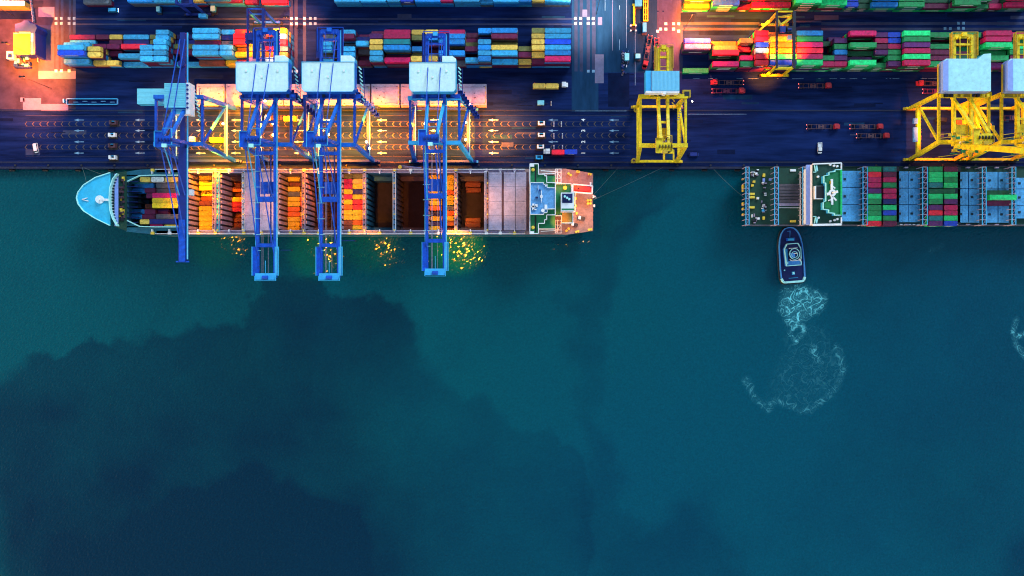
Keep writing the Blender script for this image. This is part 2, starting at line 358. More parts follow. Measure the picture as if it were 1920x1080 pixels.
WCOL = [(0.0005, 0.075, 0.093), (0.0005, 0.066, 0.108), (0.0005, 0.022, 0.046), (0.0005, 0.028, 0.064)]
build_water()
# --- quay: one thick sheet reaching to the horizon
q = MB(); q.box(-4000, 4000, EDGE, 4000, -14, 0, 'asphalt'); struct('quay_ground', q)
g = MB()
g.box(-4000, 4000, EDGE + 0.02, EDGE + 1.0, 0.0, 0.30, 'coping')               # coping
struct('quay_coping', g)
g = MB()
for yy in (PY(303.5), PY(304.8), PY(206.5), PY(207.8)): g.box(-4000, 4000, yy - 0.12, yy + 0.12, -0.02, 0.012, 'rail')
g.box(-4000, 4000, PY(308.5), PY(306.5), 0.0, 0.010, 'newasph'); g.box(-4000, 4000, PY(210.5), PY(209), 0.0, 0.010, 'newasph')
struct('crane_rails', g)
rs0 = random.Random(21)
# concrete bands, slabs, patches of other surfacing and a lamp-tinted one (each layer 4-8 mm above the last)
g = MB()
def patch(mb, a, b, c, d, m, z): mb.box(PX(a), PX(b), PY(d), PY(c), 0.0, z, m)
for a, b in ((1077, 1083), (1087, 1093), (1100, 1106), (1110, 1117), (1235, 1242), (1245, 1251), (1260, 1267), (1269, 1276), (104, 110), (114, 119), (129, 133), (137, 142), (543, 549), (552, 558), (568, 574)):
    patch(g, a, b, -700, 134, 'band', 0.008)
for a, b in ((41.5, 46.5), (52, 57)): patch(g, 1232, 1424, a, b, 'band', 0.012); patch(g, 1540, 2600, a, b, 'band', 0.012)
for a, b in ((34, 37), (44, 47)): patch(g, 142, 1076, a, b, 'band', 0.012)
struct('runway_bands', g)
g = MB()
patch(g, -300, 142, -300, 205, 'lampgnd', 0.006); patch(g, 1232, 1280, -200, 137, 'band', 0.005)  # left patch: lamp pool helped by a paler, warmer ground colour
for i_ in range(90):
    xx_, yy_ = rs0.uniform(-20, 1940), rs0.choice([rs0.uniform(15, 56), rs0.uniform(136, 300), rs0.uniform(136, 300)]); ww_ = rs0.uniform(6, 60); hh_ = rs0.uniform(1.5, 9)
    patch(g, xx_, xx_ + ww_, yy_, yy_ + hh_, rs0.choice(['newasph', 'newasph', 'asphalt2', 'band']), 0.0022 + .0001 * i_ if False else 0.003 + .00003 * i_)
for a, b, c, d in ((1115.5, 1132, 102, 156), (1121, 1129, 32, 47), (72, 102, 13, 32), (72, 142, 133, 148), (43, 77, 184, 206), (77, 128, 195, 207), (38, 46, 183, 191), (48, 75, 280, 291), (1092, 1101, 18, 32)):
    patch(g, a, b, c, d, 'slab' if d != 291 else 'band', 0.016)
patch(g, 1122, 1232, -700, 136, 'asphalt2', 0.006); patch(g, 1072, 1122, -700, 210, 'asphalt2', 0.006)
for a, b, c, d in ((1140, 1180, 137, 200), (72, 102, 47, 133), (0, 60, 20, 36), (1276, 1302, 24, 41), (1310, 1405, 57, 66)):
    patch(g, a, b, c, d, 'band' if a in (72,) else 'newasph', 0.014)
struct('surface_patches', g)
# painted pads where the runways cross
g = MB()
def pads(xs, ys, m='paint'):
    for x in xs:
        for y in ys: g.box(PX(x - 2.5), PX(x + 2.5), PY(y + 2.5), PY(y - 2.5), 0.0, 0.024, m)
pads((105, 115, 129.5, 139), (34.5, 44), 'bpaint'); pads((105, 115, 129.5), (133,)); pads((546.5, 556), (34.5, 44.5, 133.5)); pads((571,), (34.5, 44.5)); pads((582, 591), (34.5, 44.5), 'bpaint')
pads((1079, 1088.5, 1103, 1112.5), (34.5, 44)); pads((1103, 1112.5), (133.5,), 'bpaint'); pads((1248.5, 1263, 1272.5), (44.5,)); pads((1238.5, 1248.5, 1263), (54.5,)); pads((1233, 1272.5), (58.5,))
pads((1797, 1806.5), (43.5, 53), 'bpaint'); pads((1772, 1782), (53.5,), 'bpaint')
# lane arrows
for x in (148, 262, 328, 376, 442, 560, 608, 716, 815, 925, 1037, 1151):
    for y in (225, 245, 266, 287):
        X, Y = PX(x), PY(y); mm = 'paint' if 480 < x < 1000 else 'bpaint'
        g.poly([(X - 2.4, Y, .02), (X - 0.2, Y - 0.62, .02), (X - 0.2, Y + 0.62, .02)], [(0, 1, 2)], mm)
        g.poly([(X - 0.2, Y - 0.16, .02), (X + 2.4, Y - 0.16, .02), (X + 2.4, Y + 0.16, .02), (X - 0.2, Y + 0.16, .02)], [(0, 1, 2, 3)], mm)
for y in (232.5, 254, 276):
    x = 48.0
    while x < 1182:
        if not (205 < x < 222 or 1003 < x < 1026):
            X, Y = PX(x), PY(y); a, b, t = 1.05, 0.85, 0.42
            for s in (-1, 1):
                p = [(X - b / 2, Y, .02), (X + b / 2, Y + s * a, .02), (X + b / 2 + t, Y + s * a, .02), (X - b / 2 + t, Y, .02)]
                g.poly(p, [(0, 3, 2, 1) if s > 0 else (0, 1, 2, 3)], 'ypaint')
        x += 13.5
    for yy in (y - 4.8, y + 4.8): g.box(PX(48), PX(1182), PY(yy) - .07, PY(yy) + .07, 0, .018, 'line')
for yy in (216.5, 293): g.box(PX(48), PX(1182), PY(yy) - .07, PY(yy) + .07, 0, .018, 'line')
for a, b, c in ((1148, 1149, 0), (1078, 1176, 208), (1290, 1400, 214)):
    if c: g.box(PX(a), PX(b), PY(c) - .08, PY(c) + .08, 0, .018, 'bpaint')
    else: g.box(PX(a), PX(b), PY(95), PY(-300), 0, .018, 'slab')
for x, y0, y1 in ((1134.5, 0, 20), (1161.5, 10, 18), (1161.5, 74, 94), (1174.5, 0, 90), (1191, 40, 160)):
    g.box(PX(x) - .1, PX(x) + .1, PY(y1), PY(y0), 0, .018, 'bpaint')
rs = random.Random(3)
for i in range(60):
    x = rs.uniform(1280, 1900); g.box(PX(x), PX(x + rs.uniform(2, 14)), PY(147.5) - .08, PY(147.5) + .08, 0, .018, 'bpaint') if i % 2 else None
struct('painted_markings', g)
for t, y in (('4', 225), ('3', 245), ('2', 266), ('1', 287)):
    cu = bpy.data.curves.new('lane_number', 'FONT'); cu.body = t; cu.size = 2.6; cu.align_x = 'CENTER'; cu.align_y = 'CENTER'; cu.extrude = 0.004; cu.offset = 0.05
    to = bpy.data.objects.new('tmp', cu); C.objects.link(to); dg = bpy.context.evaluated_depsgraph_get(); dg.update()
    me = bpy.data.meshes.new_from_object(to.evaluated_get(dg)); bpy.data.objects.remove(to)
    me.materials.clear(); me.materials.append(M['paint']); o = bpy.data.objects.new('lane_number', me); C.objects.link(o)
    o.location = (PX(1094), PY(y), .024); o.rotation_euler = (0, 0, R(90)); o['kind'] = 'structure'

# ================================================================== CONTAINERS
def cont_mb(L, key, k2=None):
    mb = MB(); h = 2.59; w = 2.28; m = CM[key]; e = 0.09; lx = L / 2; wy = w / 2
    # roof panel sunk between the top rails, bevelled upper edges, corner castings
    p = [(-lx, -wy, 0), (lx, -wy, 0), (lx, wy, 0), (-lx, wy, 0), (-lx, -wy, h - e), (lx, -wy, h - e), (lx, wy, h - e), (-lx, wy, h - e),
         (-lx + e, -wy + e, h), (lx - e, -wy + e, h), (lx - e, wy - e, h), (-lx + e, wy - e, h),
         (-lx + 2.2 * e, -wy + 2 * e, h - 0.05), (lx - 2.2 * e, -wy + 2 * e, h - 0.05), (lx - 2.2 * e, wy - 2 * e, h - 0.05), (-lx + 2.2 * e, wy - 2 * e, h - 0.05)]
    mb.poly(p, [(3, 2, 1, 0), (0, 1, 5, 4), (1, 2, 6, 5), (2, 3, 7, 6), (3, 0, 4, 7), (4, 5, 9, 8), (5, 6, 10, 9), (6, 7, 11, 10), (7, 4, 8, 11), (8, 9, 13, 12), (9, 10, 14, 13), (10, 11, 15, 14), (11, 8, 12, 15), (12, 13, 14, 15)], m)
    for sx in (-1, 1):
        for sy in (-1, 1):
            x, y = sx * (lx - .12), sy * (wy - .12)
            mb.box(x - .13, x + .13, y - .13, y + .13, h - .16, h + .02, 'steel' if key not in 'Ggdt' else m)
    if key in 'GgdBt' : mb.box(-lx * .5, lx * .5, -wy - .02, -wy + .01, h * .42, h * .68, 'white')
    for i in range(4): mb.box(lx, lx + .05, -1 + i * .62, -.9 + i * .62, .1, h - .2, 'steel')   # door bars
    return mb
CME = {}
def cmesh(L, key):
    if (L, key) not in CME:
        o = cont_mb(L, key).build('proto'); CME[(L, key)] = o.data; bpy.data.objects.remove(o)
    return CME[(L, key)]
CONT = []          # (score, loc, L, key, label, group, rz)
def addc(score, x, y, z, L, key, label, group, rz=0.0): CONT.append((score, (x, y, z), L, key, label, group, rz))
ORD = ['first', 'second', 'third', 'fourth', 'fifth', 'sixth', 'seventh', 'eighth', 'ninth', 'tenth', 'eleventh', 'twelfth', 'thirteenth', 'fourteenth', 'fifteenth', 'sixteenth', 'seventeenth', 'eighteenth', 'nineteenth', 'twentieth', 'twenty-first', 'twenty-second']
L40, L20, TH = 12.19, 6.06, 2.62
ROWN = ['row farthest from quay', 'fifth row from quay', 'fourth row from quay', 'third row from quay', 'second row from quay', 'row nearest quay']
def yard(bays, yN, pitch, fill, where, group, bayn=None, rows=6, zp=10.4, rown=ROWN):
    for bi, (px, sz, spec) in enumerate(bays):
        L = L40 if sz == 4 else L20; x = PX(px, zp) + L / 2 + .1
        for r, s in enumerate(spec.split()):
            if s == '-': continue
            key, n = s[0], int(s[1]); y = yN - pitch * (r + .5)
            for t in range(n):
                top = t == n - 1; kk = key if top else random.choice(fill)
                nm = CC[kk][0]; ln = 'long' if sz == 4 else 'short'
                vis = 1.0 if top else 0.0
                if r == rows - 1 and not top: vis = 0.40
                elif not top:
                    nx = spec.split()[r + 1]; nn = 0 if nx == '-' else int(nx[1]); vis = 0.3 if nn <= t else 0.0
                lay = 'atop' if top else 'in layer %d,' % (t + 1)
                lab = '%s %s container %s %s, %s bay, %s' % (nm, ln, lay, rown[r], ORD[bi], where)
                addc(vis * (2 if sz == 4 else 1) * (1 if t > 0 or n == 1 else .9), x + random.uniform(-.08, .08), y + random.uniform(-.04, .04), t * TH, L, kk, lab, group)
left_a = [(113, 4, 'm1 c1 c3 c5 B5 c3'), (163.5, 2, 'm1 - m2 y4 y4 y2'), (189, 2, 'y1 m1 m2 m1 - y2'), (216, 4, 'c1 n1 r2 - c3 c1'), (266.5, 2, 'o1 o1 n2 c5 c5 c5'), (291.5, 2, 'c4 c4 c5 c5 c5 c5'),
          (318, 4, 'n1 n1 o2 m2 - c1'), (364.5, 4, 'c5 c5 m4 c5 c5 x2'), (415, 2, 'c4 n4 k4 c5 c5 Y2'), (440.5, 2, 'r4 r5 r5 o3 Y4 m3'), (466, 2, 'n3 m3 Y4 y4 Y4 p4'), (491, 2, 'm2 m3 n3 r4 O4 w4'), (515, 2, 'Y5 w5 r5 k4 O4 c3')]
left_b = [(597, 2, 'k1 m2 c4 c4 k2 c3'), (641, 2, 'c4 m5 k2 c4 c4 c4'), (667, 2, 'm1 n3 c4 k2 m1 m2'), (694.5, 2, 'm3 u5 y5 y5 c5 c5'), (720.5, 4, 'M4 M5 t5 b5 m2 M4'), (771.5, 2, 'y4 o4 - b4 o3 y5'), (797, 2, 'y4 b4 m3 m2 k3 y5'), (823, 4, 'M4 b5 b5 m1 b5 k2'),
          (871.5, 2, 'm2 m2 o3 m4 m1 c4'), (896.5, 2, 'b5 n3 c5 b5 c5 b5'), (921.5, 4, 'b5 m5 o3 y5 c5 c3'), (971.5, 2, '- - - o4 m4 y3'), (996.5, 2, 'o5 y5 y5 y5 y4 m3'), (1021, 4, 'c5 c5 B5 c5 b5 M5')]
right = [(1283.5, 4, '- B4 p4 - - -'), (1336.5, 4, '- O2 o3 r4 - M4'), (1387.5, 2, '- o4 r2 d1 M4 g4'), (1413.5, 2, 'r5 r5 B5 w5 r5 r5'), (1440.5, 4, 'O4 Y5 O5 O5 G5 B5'), (1490.5, 4, 'b5 g5 M5 r5 M5 G5'), (1540, 2, '- d2 - d1 g4 M4'), (1564, 2, 'u1 u4 g4 b4 u4 M4'), (1590, 4, 'M5 - g5 d3 u3 G5'),
         (1640.5, 2, 'u4 M4 m4 u4 - g3'), (1664.5, 2, 'B4 B4 M4 g4 g4 u4'), (1690.5, 4, 'G5 g5 u5 M5 G5 M5'), (1741, 4, 'g4 - g4 m4 m4 g4'), (1791, 4, 'g4 m3 g2 m3 d4 m3'), (1842.5, 4, 'M5 M5 G5 g3 g4 u3'), (1893.5, 4, 'M4 g3 G4 g4 m4 m3'), (1944, 4, 'g4 m3 g2 m3 d4 m3')]
yard(left_a, 119.9, 2.6, 'cmbmymc', 'far left block', 'containers stacked in the far left yard block')
yard(left_b, 119.9, 2.6, 'cmbmykm', 'middle block', 'containers stacked in the middle yard block')
yard(right, 118.75, 2.72, 'gGmgMud', 'right block', 'containers stacked in the right yard block')
top_l = [(-45, 4, 'c3 w3'), (150, 4, 'b3 k2'), (238, 4, 'c3 b3'), (287, 4, 'c4 c3'), (334, 2, 'k2 n2'), (359, 2, 'y3 y3'), (385, 4, 'c4 c4'), (428, 2, 'm3 m3'), (455, 2, 'm2 m2'), (487, 4, 'r2 r2')]
top_m = [(626, 4, 'c3 c3'), (675, 4, 'c3 c3'), (725, 2, 'c3 c3'), (750.5, 2, 'B3 B3'), (777, 4, 'b3 b3'), (825, 2, 'c3 M3'), (850.5, 4, 'c3 c3'), (899, 2, 'c3 c2'), (924, 4, 'c3 c3'), (972.5, 2, 'b3 b3'), (997, 2, 'y3 y3'), (1021, 4, 'c3 c3')]
top_r = [(1284, 4, 'Y4 O2'), (1336, 4, 'B5 B4'), (1386, 2, 'm3 m2'), (1411, 2, 'M4 M3'), (1436, 4, 'm4 m3'), (1487, 4, 'G5 G5'), (1537, 4, 'G5 G4'), (1587, 2, 'B3 B3'), (1612, 2, 'd2 d2'), (1637, 4, 'b4 b3'), (1687, 4, 'g3 g3'), (1737, 4, 'd2 m2'), (1787, 4, 'g4 g4'), (1837, 2, 'g3 g2'), (1862, 2, 'm1 M2'), (1888, 4, 'M4 M3')]
RW2 = ['rear row', 'front row']
yard(top_l, 133.6 + 5.2, 2.6, 'cbmk', 'top left strip', 'containers along the upper edge at left', rows=2, zp=7.8, rown=RW2)
yard(top_m, 133.6 + 5.2, 2.6, 'ccbk', 'top middle strip', 'containers along the upper edge in the middle', rows=2, zp=7.8, rown=RW2)
yard(top_r, 131.2 + 5.4, 2.7, 'gGdmt', 'top right strip', 'containers along the upper edge at right', rows=2, zp=9, rown=RW2)
addc(3, PX(1304.5, 2.6), PY(132, 2.6), 0, L40, 'g', 'single green long container on the ground just below the pink one', 'lone containers')

# ================================================================== SHIP ONE (bow left)
CTR1 = PY(378, Z1)
s1 = thing('container_ship', (PX(640, Z1), CTR1, WZ), 'long container ship with pointed cyan bow, lying under the four blue cranes', 'ship', 'container ships at the quay')
def poly1(sc=1.0, z=Z1): return [(PX(a, Z1), PY(b, Z1)) for a, b in S1]
def wl(pts):     # waterline: finer bow and stern
    o = []
    for x, y in pts:
        t = max(0, (PX(290, Z1) - x) / 34.0); u = max(0, (x - PX(1060, Z1)) / 13.0)
        o.append((x + 9 * min(1, t) - 4.0 * min(1, u), CTR1 + (y - CTR1) * (1 - .42 * min(1, t) ** .8 * (1 if t > 0 else 0) - .06 * min(1, u))))
    return o
hp = poly1()
mb = MB(); n = len(hp); lo = wl(hp)
for a, b, mt in ((0.0, 0.12, 'odeck'), (0.12, 1.0, 'hull')):
    A_ = [(l[0] + (h[0] - l[0]) * a, l[1] + (h[1] - l[1]) * a, WZ - 1 + (Z1 - .6 - WZ + 1) * a) for h, l in zip(hp, lo)]
    B_ = [(l[0] + (h[0] - l[0]) * b, l[1] + (h[1] - l[1]) * b, WZ - 1 + (Z1 - .6 - WZ + 1) * b) for h, l in zip(hp, lo)]
    mb.poly(A_ + B_, [(i, n + i, n + (i + 1) % n, (i + 1) % n) for i in range(n)], mt)
mb.build('hull', s1)
# decks: side strips, fore deck, stern deck
mb = MB(); yT, yB = PY(316.4, Z1), PY(439.6, Z1); DZ = Z1 - .6
mb.box(PX(292, Z1), PX(985, Z1), HY1, yT, DZ - 1.2, DZ, 'beam'); mb.box(PX(292, Z1), PX(985, Z1), yB, HY0, DZ - 1.2, DZ, 'beam')
for yy in (HY0, HY1): mb.box(PX(345, Z1), PX(915, Z1), yy - .25, yy + .25, WZ - 7, Z1 + .3, 'beam')
for yy in (yT - .3, yB + .3): mb.beam((PX(292, Z1), yy, Z1 + .1), (PX(985, Z1), yy, Z1 + .1), .22, 1.1, 'white')
mb.build('side_deck', s1)
mb = MB(); fore = [(x, y) for (x, y), (a, b) in zip(hp, S1) if a <= 240]
mb.poly([(x, y, Z1 + 1.2) for x, y in fore], [tuple(range(len(fore) - 1, -1, -1))], 'ddeck')
bow = [(x, y) for (x, y), (a, b) in zip(hp, S1) if a <= 216]
inset = [(x + .6 * (1 if x < PX(200, Z1) else 0), CTR1 + (y - CTR1) * .955) for x, y in bow]
mb.build('mooring_deck', s1)
mb = MB(); z = Z1 + 4; n = len(bow)
mb.prism([(x, y) for x, y in bow][::-1], Z1 - .8, z, 'hull', 'cyan')
mb.rail(sorted(bow, key=lambda p: (p[1])), z, 'tugc', .35, .8)
mb.build('forecastle', s1)
mb = MB()   # breakwater with its stiffeners
bw = [(221, 326), (213, 336), (208, 352), (206.5, 373), (208, 394), (213, 410), (221, 424)]
for a, b in zip(bw, bw[1:]): mb.beam(P(*a, z + 1.2), P(*b, z + 1.2), .4, 2.4, 'tugc')
for i in range(34):
    y = 329 + i * 2.75; x = 207 + 12 * (abs(y - 375) / 50) ** 2
    mb.beam(P(x, y, z + .3), P(x + 5, y, z + .3), .2, .7, 'steel' if i % 2 else 'white')
mb.box(PX(215, z), PX(222, z), PY(424, z), PY(326, z), z, z + .1, 'lilac')
mb.build('breakwater', s1)
mb = MB(); mb.cyl(P(187, 374, z), P(187, 374, z + 1.2), 1.9, 'white', 12); mb.beam(P(190, 374, z + .6), P(207, 375, z + .6), 1.0, .9, 'white'); mb.beam(P(181, 371, z + .5), P(186, 374, z + .5), .5, .5, 'white')
mb.beam(P(181, 378, z + .5), P(186, 375, z + .5), .5, .5, 'white'); mb.beam(P(187, 374, z + 1), P(188, 374, z + 8), .35, .35, 'white')
mb.beam(P(153.5, 374, z + .3), P(166, 377, z + .3), .3, .5, 'white'); mb.beam(P(153.5, 374, z + .3), P(164, 371, z + .3), .25, .5, 'white'); build_split(mb, 'foremast', s1)
mb = MB(); rs = random.Random(5)
for i in range(26):
    x = rs.uniform(225, 233); y = rs.uniform(332, 418); d = P(x, y, Z1 + 1.2)
    if rs.random() < .5: mb.cyl(d, d + Vector((0, 1.6, 0)), .5, rs.choice(['dyel', 'oxide', 'steel']), 8)
    else: mb.box(d.x - .5, d.x + .5, d.y - .5, d.y + .5, d.z, d.z + rs.uniform(.5, 1.3), rs.choice(['gold', 'oxide', 'steel', 'odeck']))
for y in (352, 360, 370, 388, 398): mb.cyl(P(224, y, Z1 + 2), P(232, y, Z1 + 2), .55, 'oxide', 10)
build_split(mb, 'mooring_winch', s1)
# side frames round the first hold, tapering with the bow
mb = MB(); zc = Z1 + .2
ln = [(238, 341), (262, 329.5), (292, 328.5), (348, 328.5)]
for a, b in zip(ln, ln[1:]): mb.beam(P(*a, zc), P(*b, zc), .35, 1.6, 'tugc'); mb.beam(P(a[0], 754 - a[1], zc), P(b[0], 754 - b[1], zc), .35, 1.6, 'tugc')
mb.poly([P(236, 322, DZ), P(262, 318, DZ), P(292, 316.4, DZ), P(350, 316.4, DZ), P(350, 329, DZ), P(262, 330, DZ), P(236, 343, DZ)], [(0, 6, 5, 4, 3, 2, 1)], 'hull')
mb.poly([P(236, 434, DZ), P(262, 437, DZ), P(292, 439.6, DZ), P(350, 439.6, DZ), P(350, 425, DZ), P(262, 424, DZ), P(236, 411, DZ)], [(0, 1, 2, 3, 4, 5, 6)], 'hull')
mb.box(PX(234.5, Z1), PX(237, Z1), PY(412, Z1), PY(340, Z1), -9, Z1 + .8, 'steel')
build_split(mb, 'hold_coaming', s1)
mb = MB()
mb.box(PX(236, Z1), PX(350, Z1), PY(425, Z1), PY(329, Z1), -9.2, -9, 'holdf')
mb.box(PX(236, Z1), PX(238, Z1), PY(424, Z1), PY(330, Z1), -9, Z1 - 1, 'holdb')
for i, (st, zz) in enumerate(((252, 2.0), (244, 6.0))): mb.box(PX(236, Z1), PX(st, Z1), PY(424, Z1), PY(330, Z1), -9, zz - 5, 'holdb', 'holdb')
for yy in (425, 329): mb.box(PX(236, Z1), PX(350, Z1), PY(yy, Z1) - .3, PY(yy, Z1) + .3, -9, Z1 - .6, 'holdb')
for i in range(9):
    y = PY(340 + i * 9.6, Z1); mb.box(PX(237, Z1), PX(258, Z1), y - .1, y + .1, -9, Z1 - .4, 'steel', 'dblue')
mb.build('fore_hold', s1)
# the other holds
RP0 = (HY1 - HY0 - .6) / 11
for i, (a, b) in enumerate(H1X):
    bl = 'holdb' if a in (687,) else 'holdw'
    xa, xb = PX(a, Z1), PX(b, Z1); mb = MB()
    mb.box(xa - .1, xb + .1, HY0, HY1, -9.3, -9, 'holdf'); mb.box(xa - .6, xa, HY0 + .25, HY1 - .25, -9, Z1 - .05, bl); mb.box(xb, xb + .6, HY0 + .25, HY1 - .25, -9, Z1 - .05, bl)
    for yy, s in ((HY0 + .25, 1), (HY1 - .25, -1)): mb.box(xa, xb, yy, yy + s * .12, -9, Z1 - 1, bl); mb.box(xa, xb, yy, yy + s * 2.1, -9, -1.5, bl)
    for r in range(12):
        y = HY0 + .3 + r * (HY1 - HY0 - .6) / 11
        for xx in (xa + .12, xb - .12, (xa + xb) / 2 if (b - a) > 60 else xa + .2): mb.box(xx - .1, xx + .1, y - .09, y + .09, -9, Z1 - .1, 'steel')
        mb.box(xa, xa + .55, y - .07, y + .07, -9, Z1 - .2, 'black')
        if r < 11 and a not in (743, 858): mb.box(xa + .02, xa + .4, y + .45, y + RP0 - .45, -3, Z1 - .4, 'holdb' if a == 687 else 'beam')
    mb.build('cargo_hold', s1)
for a, b, mt in ((400, 405, 'odeck'), (406, 412.5, 'cyan'), (348.5, 352, 'beam'), (455, 460, 'bdeck'), (518, 523, 'beam'), (567, 573, 'beam'), (637, 641, 'beam'), (681, 687, 'beam'), (737, 743, 'bdeck'), (797, 801, 'beam'), (852, 858, 'beam'), (908, 911, 'white'), (912, 916.5, 'odeck')):
    mb = MB(); xa, xb = PX(a, Z1), PX(b, Z1); xm = (xa + xb) / 2
    mb.box(xa, xb, HY0 - .4, HY1 + .4, Z1 - 1.5, Z1 + .5, mt)
    for e in (xa + .15, xb - .15): mb.beam((e, HY0, Z1 + 1.0), (e, HY1, Z1 + 1.0), .16, .8, 'white' if mt == 'bdeck' else 'beam')
    for r in range(12):
        y = HY0 + .3 + r * (HY1 - HY0 - .6) / 11
        if b - a > 3.5: mb.box(xm - .3, xm + .3, y - .28, y + .28, Z1 + .5, Z1 + 1.4, 'gold' if r % 3 == 0 else ('steel' if mt != 'cyan' else 'dblue'))
    mb.build('cross_deck', s1)
mb = MB()   # side fittings: brackets and bollards along both rails
for x in (286, 318, 352, 372, 404, 430, 457, 490, 522, 545, 570, 598, 640, 655, 684, 712, 740, 770, 798, 822, 855, 882, 912, 938, 965):
    for yy, s in ((yT, -1), (yB, 1)):
        X = PX(x, Z1); mb.box(X - .7, X + .7, yy, yy + s * 1.3, DZ, Z1 + .4, random.choice(['gold', 'white', 'beam', 'gold'])); mb.box(X - .18, X + .18, yy + s * 1.3, yy + s * 2.4, DZ, Z1 + .9, 'white')
build_split(mb, 'deck_bracket', s1)
mb = MB()   # closed hatch covers
def cover(mb, a, b, mt, z0=Z1 + .2, rows=4, y0=323.5, y1=432, nx=1):
    for i in range(rows):
        for j in range(nx):
            xa = a + (b - a) * j / nx; xb = a + (b - a) * (j + 1) / nx
            ya = y0 + (y1 - y0) * i / rows; yb = y0 + (y1 - y0) * (i + 1) / rows
            mb.box(PX(xa + .3, z0), PX(xb - .3, z0), PY(yb - .25, z0), PY(ya + .25, z0), Z1 - 1.2, z0 + 1.0, mt)
            for r in range(5): mb.box(PX(xa + .8, z0), PX(xb - .8, z0), PY(ya + (r + .9) * (yb - ya) / 6, z0) - .06, PY(ya + (r + .9) * (yb - ya) / 6, z0) + .06, z0 + 1.0, z0 + 1.07, mt)
for a, b in ((460.5, 484), (484.5, 517.5), (917, 941), (944.5, 966), (966.4, 987)):
    mb = MB(); cover(mb, a, b, 'hatch'); mb.build('hatch_cover', s1)
mb = MB(); mb.box(PX(908, Z1), PX(992, Z1), HY0 - .3, HY1 + .3, Z1 - 3, Z1 - 1.2, 'steel'); mb.box(PX(458, Z1), PX(520, Z1), HY0, HY1, Z1 - 3, Z1 - 1.2, 'steel')
for a, b in ((940.5, 944.8), (987, 991)): mb.box(PX(a, Z1), PX(b, Z1), HY0, HY1, Z1 - 1.2, Z1 + .4, 'oxide')
build_split(mb, 'hatch_frame', s1)
# stern deck
mb = MB(); st = [(x, y) for (x, y), (a, b) in zip(hp, S1) if a > 1050]
pts = [(PX(984, Z1), yT)] + st + [(PX(984, Z1), yB)]
mb.poly([(x, y, Z1 - .55) for x, y in pts], [tuple(range(len(pts) - 1, -1, -1))], 'odeck')
mb.build('stern_deck', s1)
mb = MB()
for x, y in ((1066, 326), (1070, 329), (1082, 322.5), (1085, 323), (1104, 327), (1107, 327.5), (1062, 433), (1066, 429), (1080, 435), (1084, 434), (1104, 431), (1108, 430.5), (1102, 376), (1107, 376), (1102, 382), (1107, 382)):
    p = P(x, y, DZ); mb.cyl(p, p + Vector((0, 0, 1.4)), .45, 'gold', 10); mb.cyl(p + Vector((0, 0, 1.4)), p + Vector((0, 0, 1.6)), .58, 'gold', 10)
for x, y in ((1089, 409), (1076, 421)):
    p = P(x, y, DZ); mb.beam(p + Vector((-1.6, .5, .8)), p + Vector((1.8, -.5, .8)), 1.4, 1.3, 'steel'); mb.cyl(p + Vector((-.8, -.6, 1.2)), p + Vector((-.5, .9, 1.2)), .7, 'white', 10)
build_split(mb, 'mooring_bollard', s1)
# superstructure of ship one
SS = 26.0
def stp(pts, z): return [(PX(a, z), PY(b, z)) for a, b in pts]
mb = MB()
base = [(994, 317), (1031, 318), (1062, 330), (1062, 428), (1031, 438), (994, 439)]
mb.prism(stp([(994, 330), (1041, 330), (1041, 428), (994, 428)], SS - 4)[::-1], DZ, SS - 4, 'white', 'gdeck')
mb.build('deckhouse', s1)
mb = MB()   # bridge deck with wings
wing = [(993.5, 307.5), (1009.5, 307.5), (1009.5, 327), (1021, 327), (1021, 330), (1025, 330), (1025, 342.5), (1041, 343), (1041, 403), (1025, 403), (1025, 412), (1021, 412), (1021, 419), (1009.5, 419), (1009.5, 438), (993.5, 438)]
w3 = stp(wing, SS); mb.prism(w3[::-1], SS - 2.4, SS, 'white', 'gdeck'); mb.rail(w3, SS, 'white', .35, 1.1, True)
mb.box(PX(1002.5, SS), PX(1005.5, SS), PY(341, SS), PY(311, SS), SS, SS + .05, 'black'); mb.box(PX(1002.5, SS), PX(1005.5, SS), PY(436, SS), PY(404, SS), SS, SS + .05, 'black')
for y in (310, 436): mb.box(PX(993.5, SS), PX(1001.5, SS), PY(y + 3, SS), PY(y - 2, SS), SS, SS + 1.2, 'white')
mb.build('bridge_deck', s1)
mb = MB(); bt = SS + 2.8
top = [(994.5, 342.5), (1019.5, 342.5), (1019.5, 346), (1026, 346), (1026, 352), (1041, 352.5), (1041, 391.5), (1026, 392), (1026, 398.5), (1019.5, 399), (1019.5, 402), (994.5, 402)]
t3 = stp(top, bt); mb.prism(t3[::-1], SS, bt, 'white', 'bdeck'); mb.rail(t3, bt, 'white', .25, .9, True)
mb.build('wheelhouse', s1)
for x, y in ((999.5, 318.5), (999.5, 426.5)):
    mb = MB(); p = P(x, y, SS); mb.cyl(p, p + Vector((0, 0, 1.0)), .75, 'gold', 12); mb.cyl(p + Vector((0, 0, 1)), p + Vector((0, 0, 1.3)), .35, 'gold', 8); mb.build('compass_binnacle', s1)
mb = MB()
def bx(a, b, c, d, z0, z1, m): mb.box(PX(a, z0), PX(b, z0), PY(d, z0), PY(c, z0), z0, z1, m)
bx(1014.5, 1015.2, 357, 380, bt, bt + 1, 'white'); bx(1012.5, 1017.5, 367, 371, bt, bt + 1.6, 'white'); bx(1008.5, 1009.2, 348, 356, bt, bt + 1.2, 'white')
p = P(1015, 369, bt); mb.cyl(p, p + Vector((0, 0, 6)), .35, 'white', 8, .15); mb.beam(p + Vector((0, -2.2, 4)), p + Vector((0, 2.2, 4)), .3, .3, 'white'); mb.build('radar_mast', s1)
mb = MB()
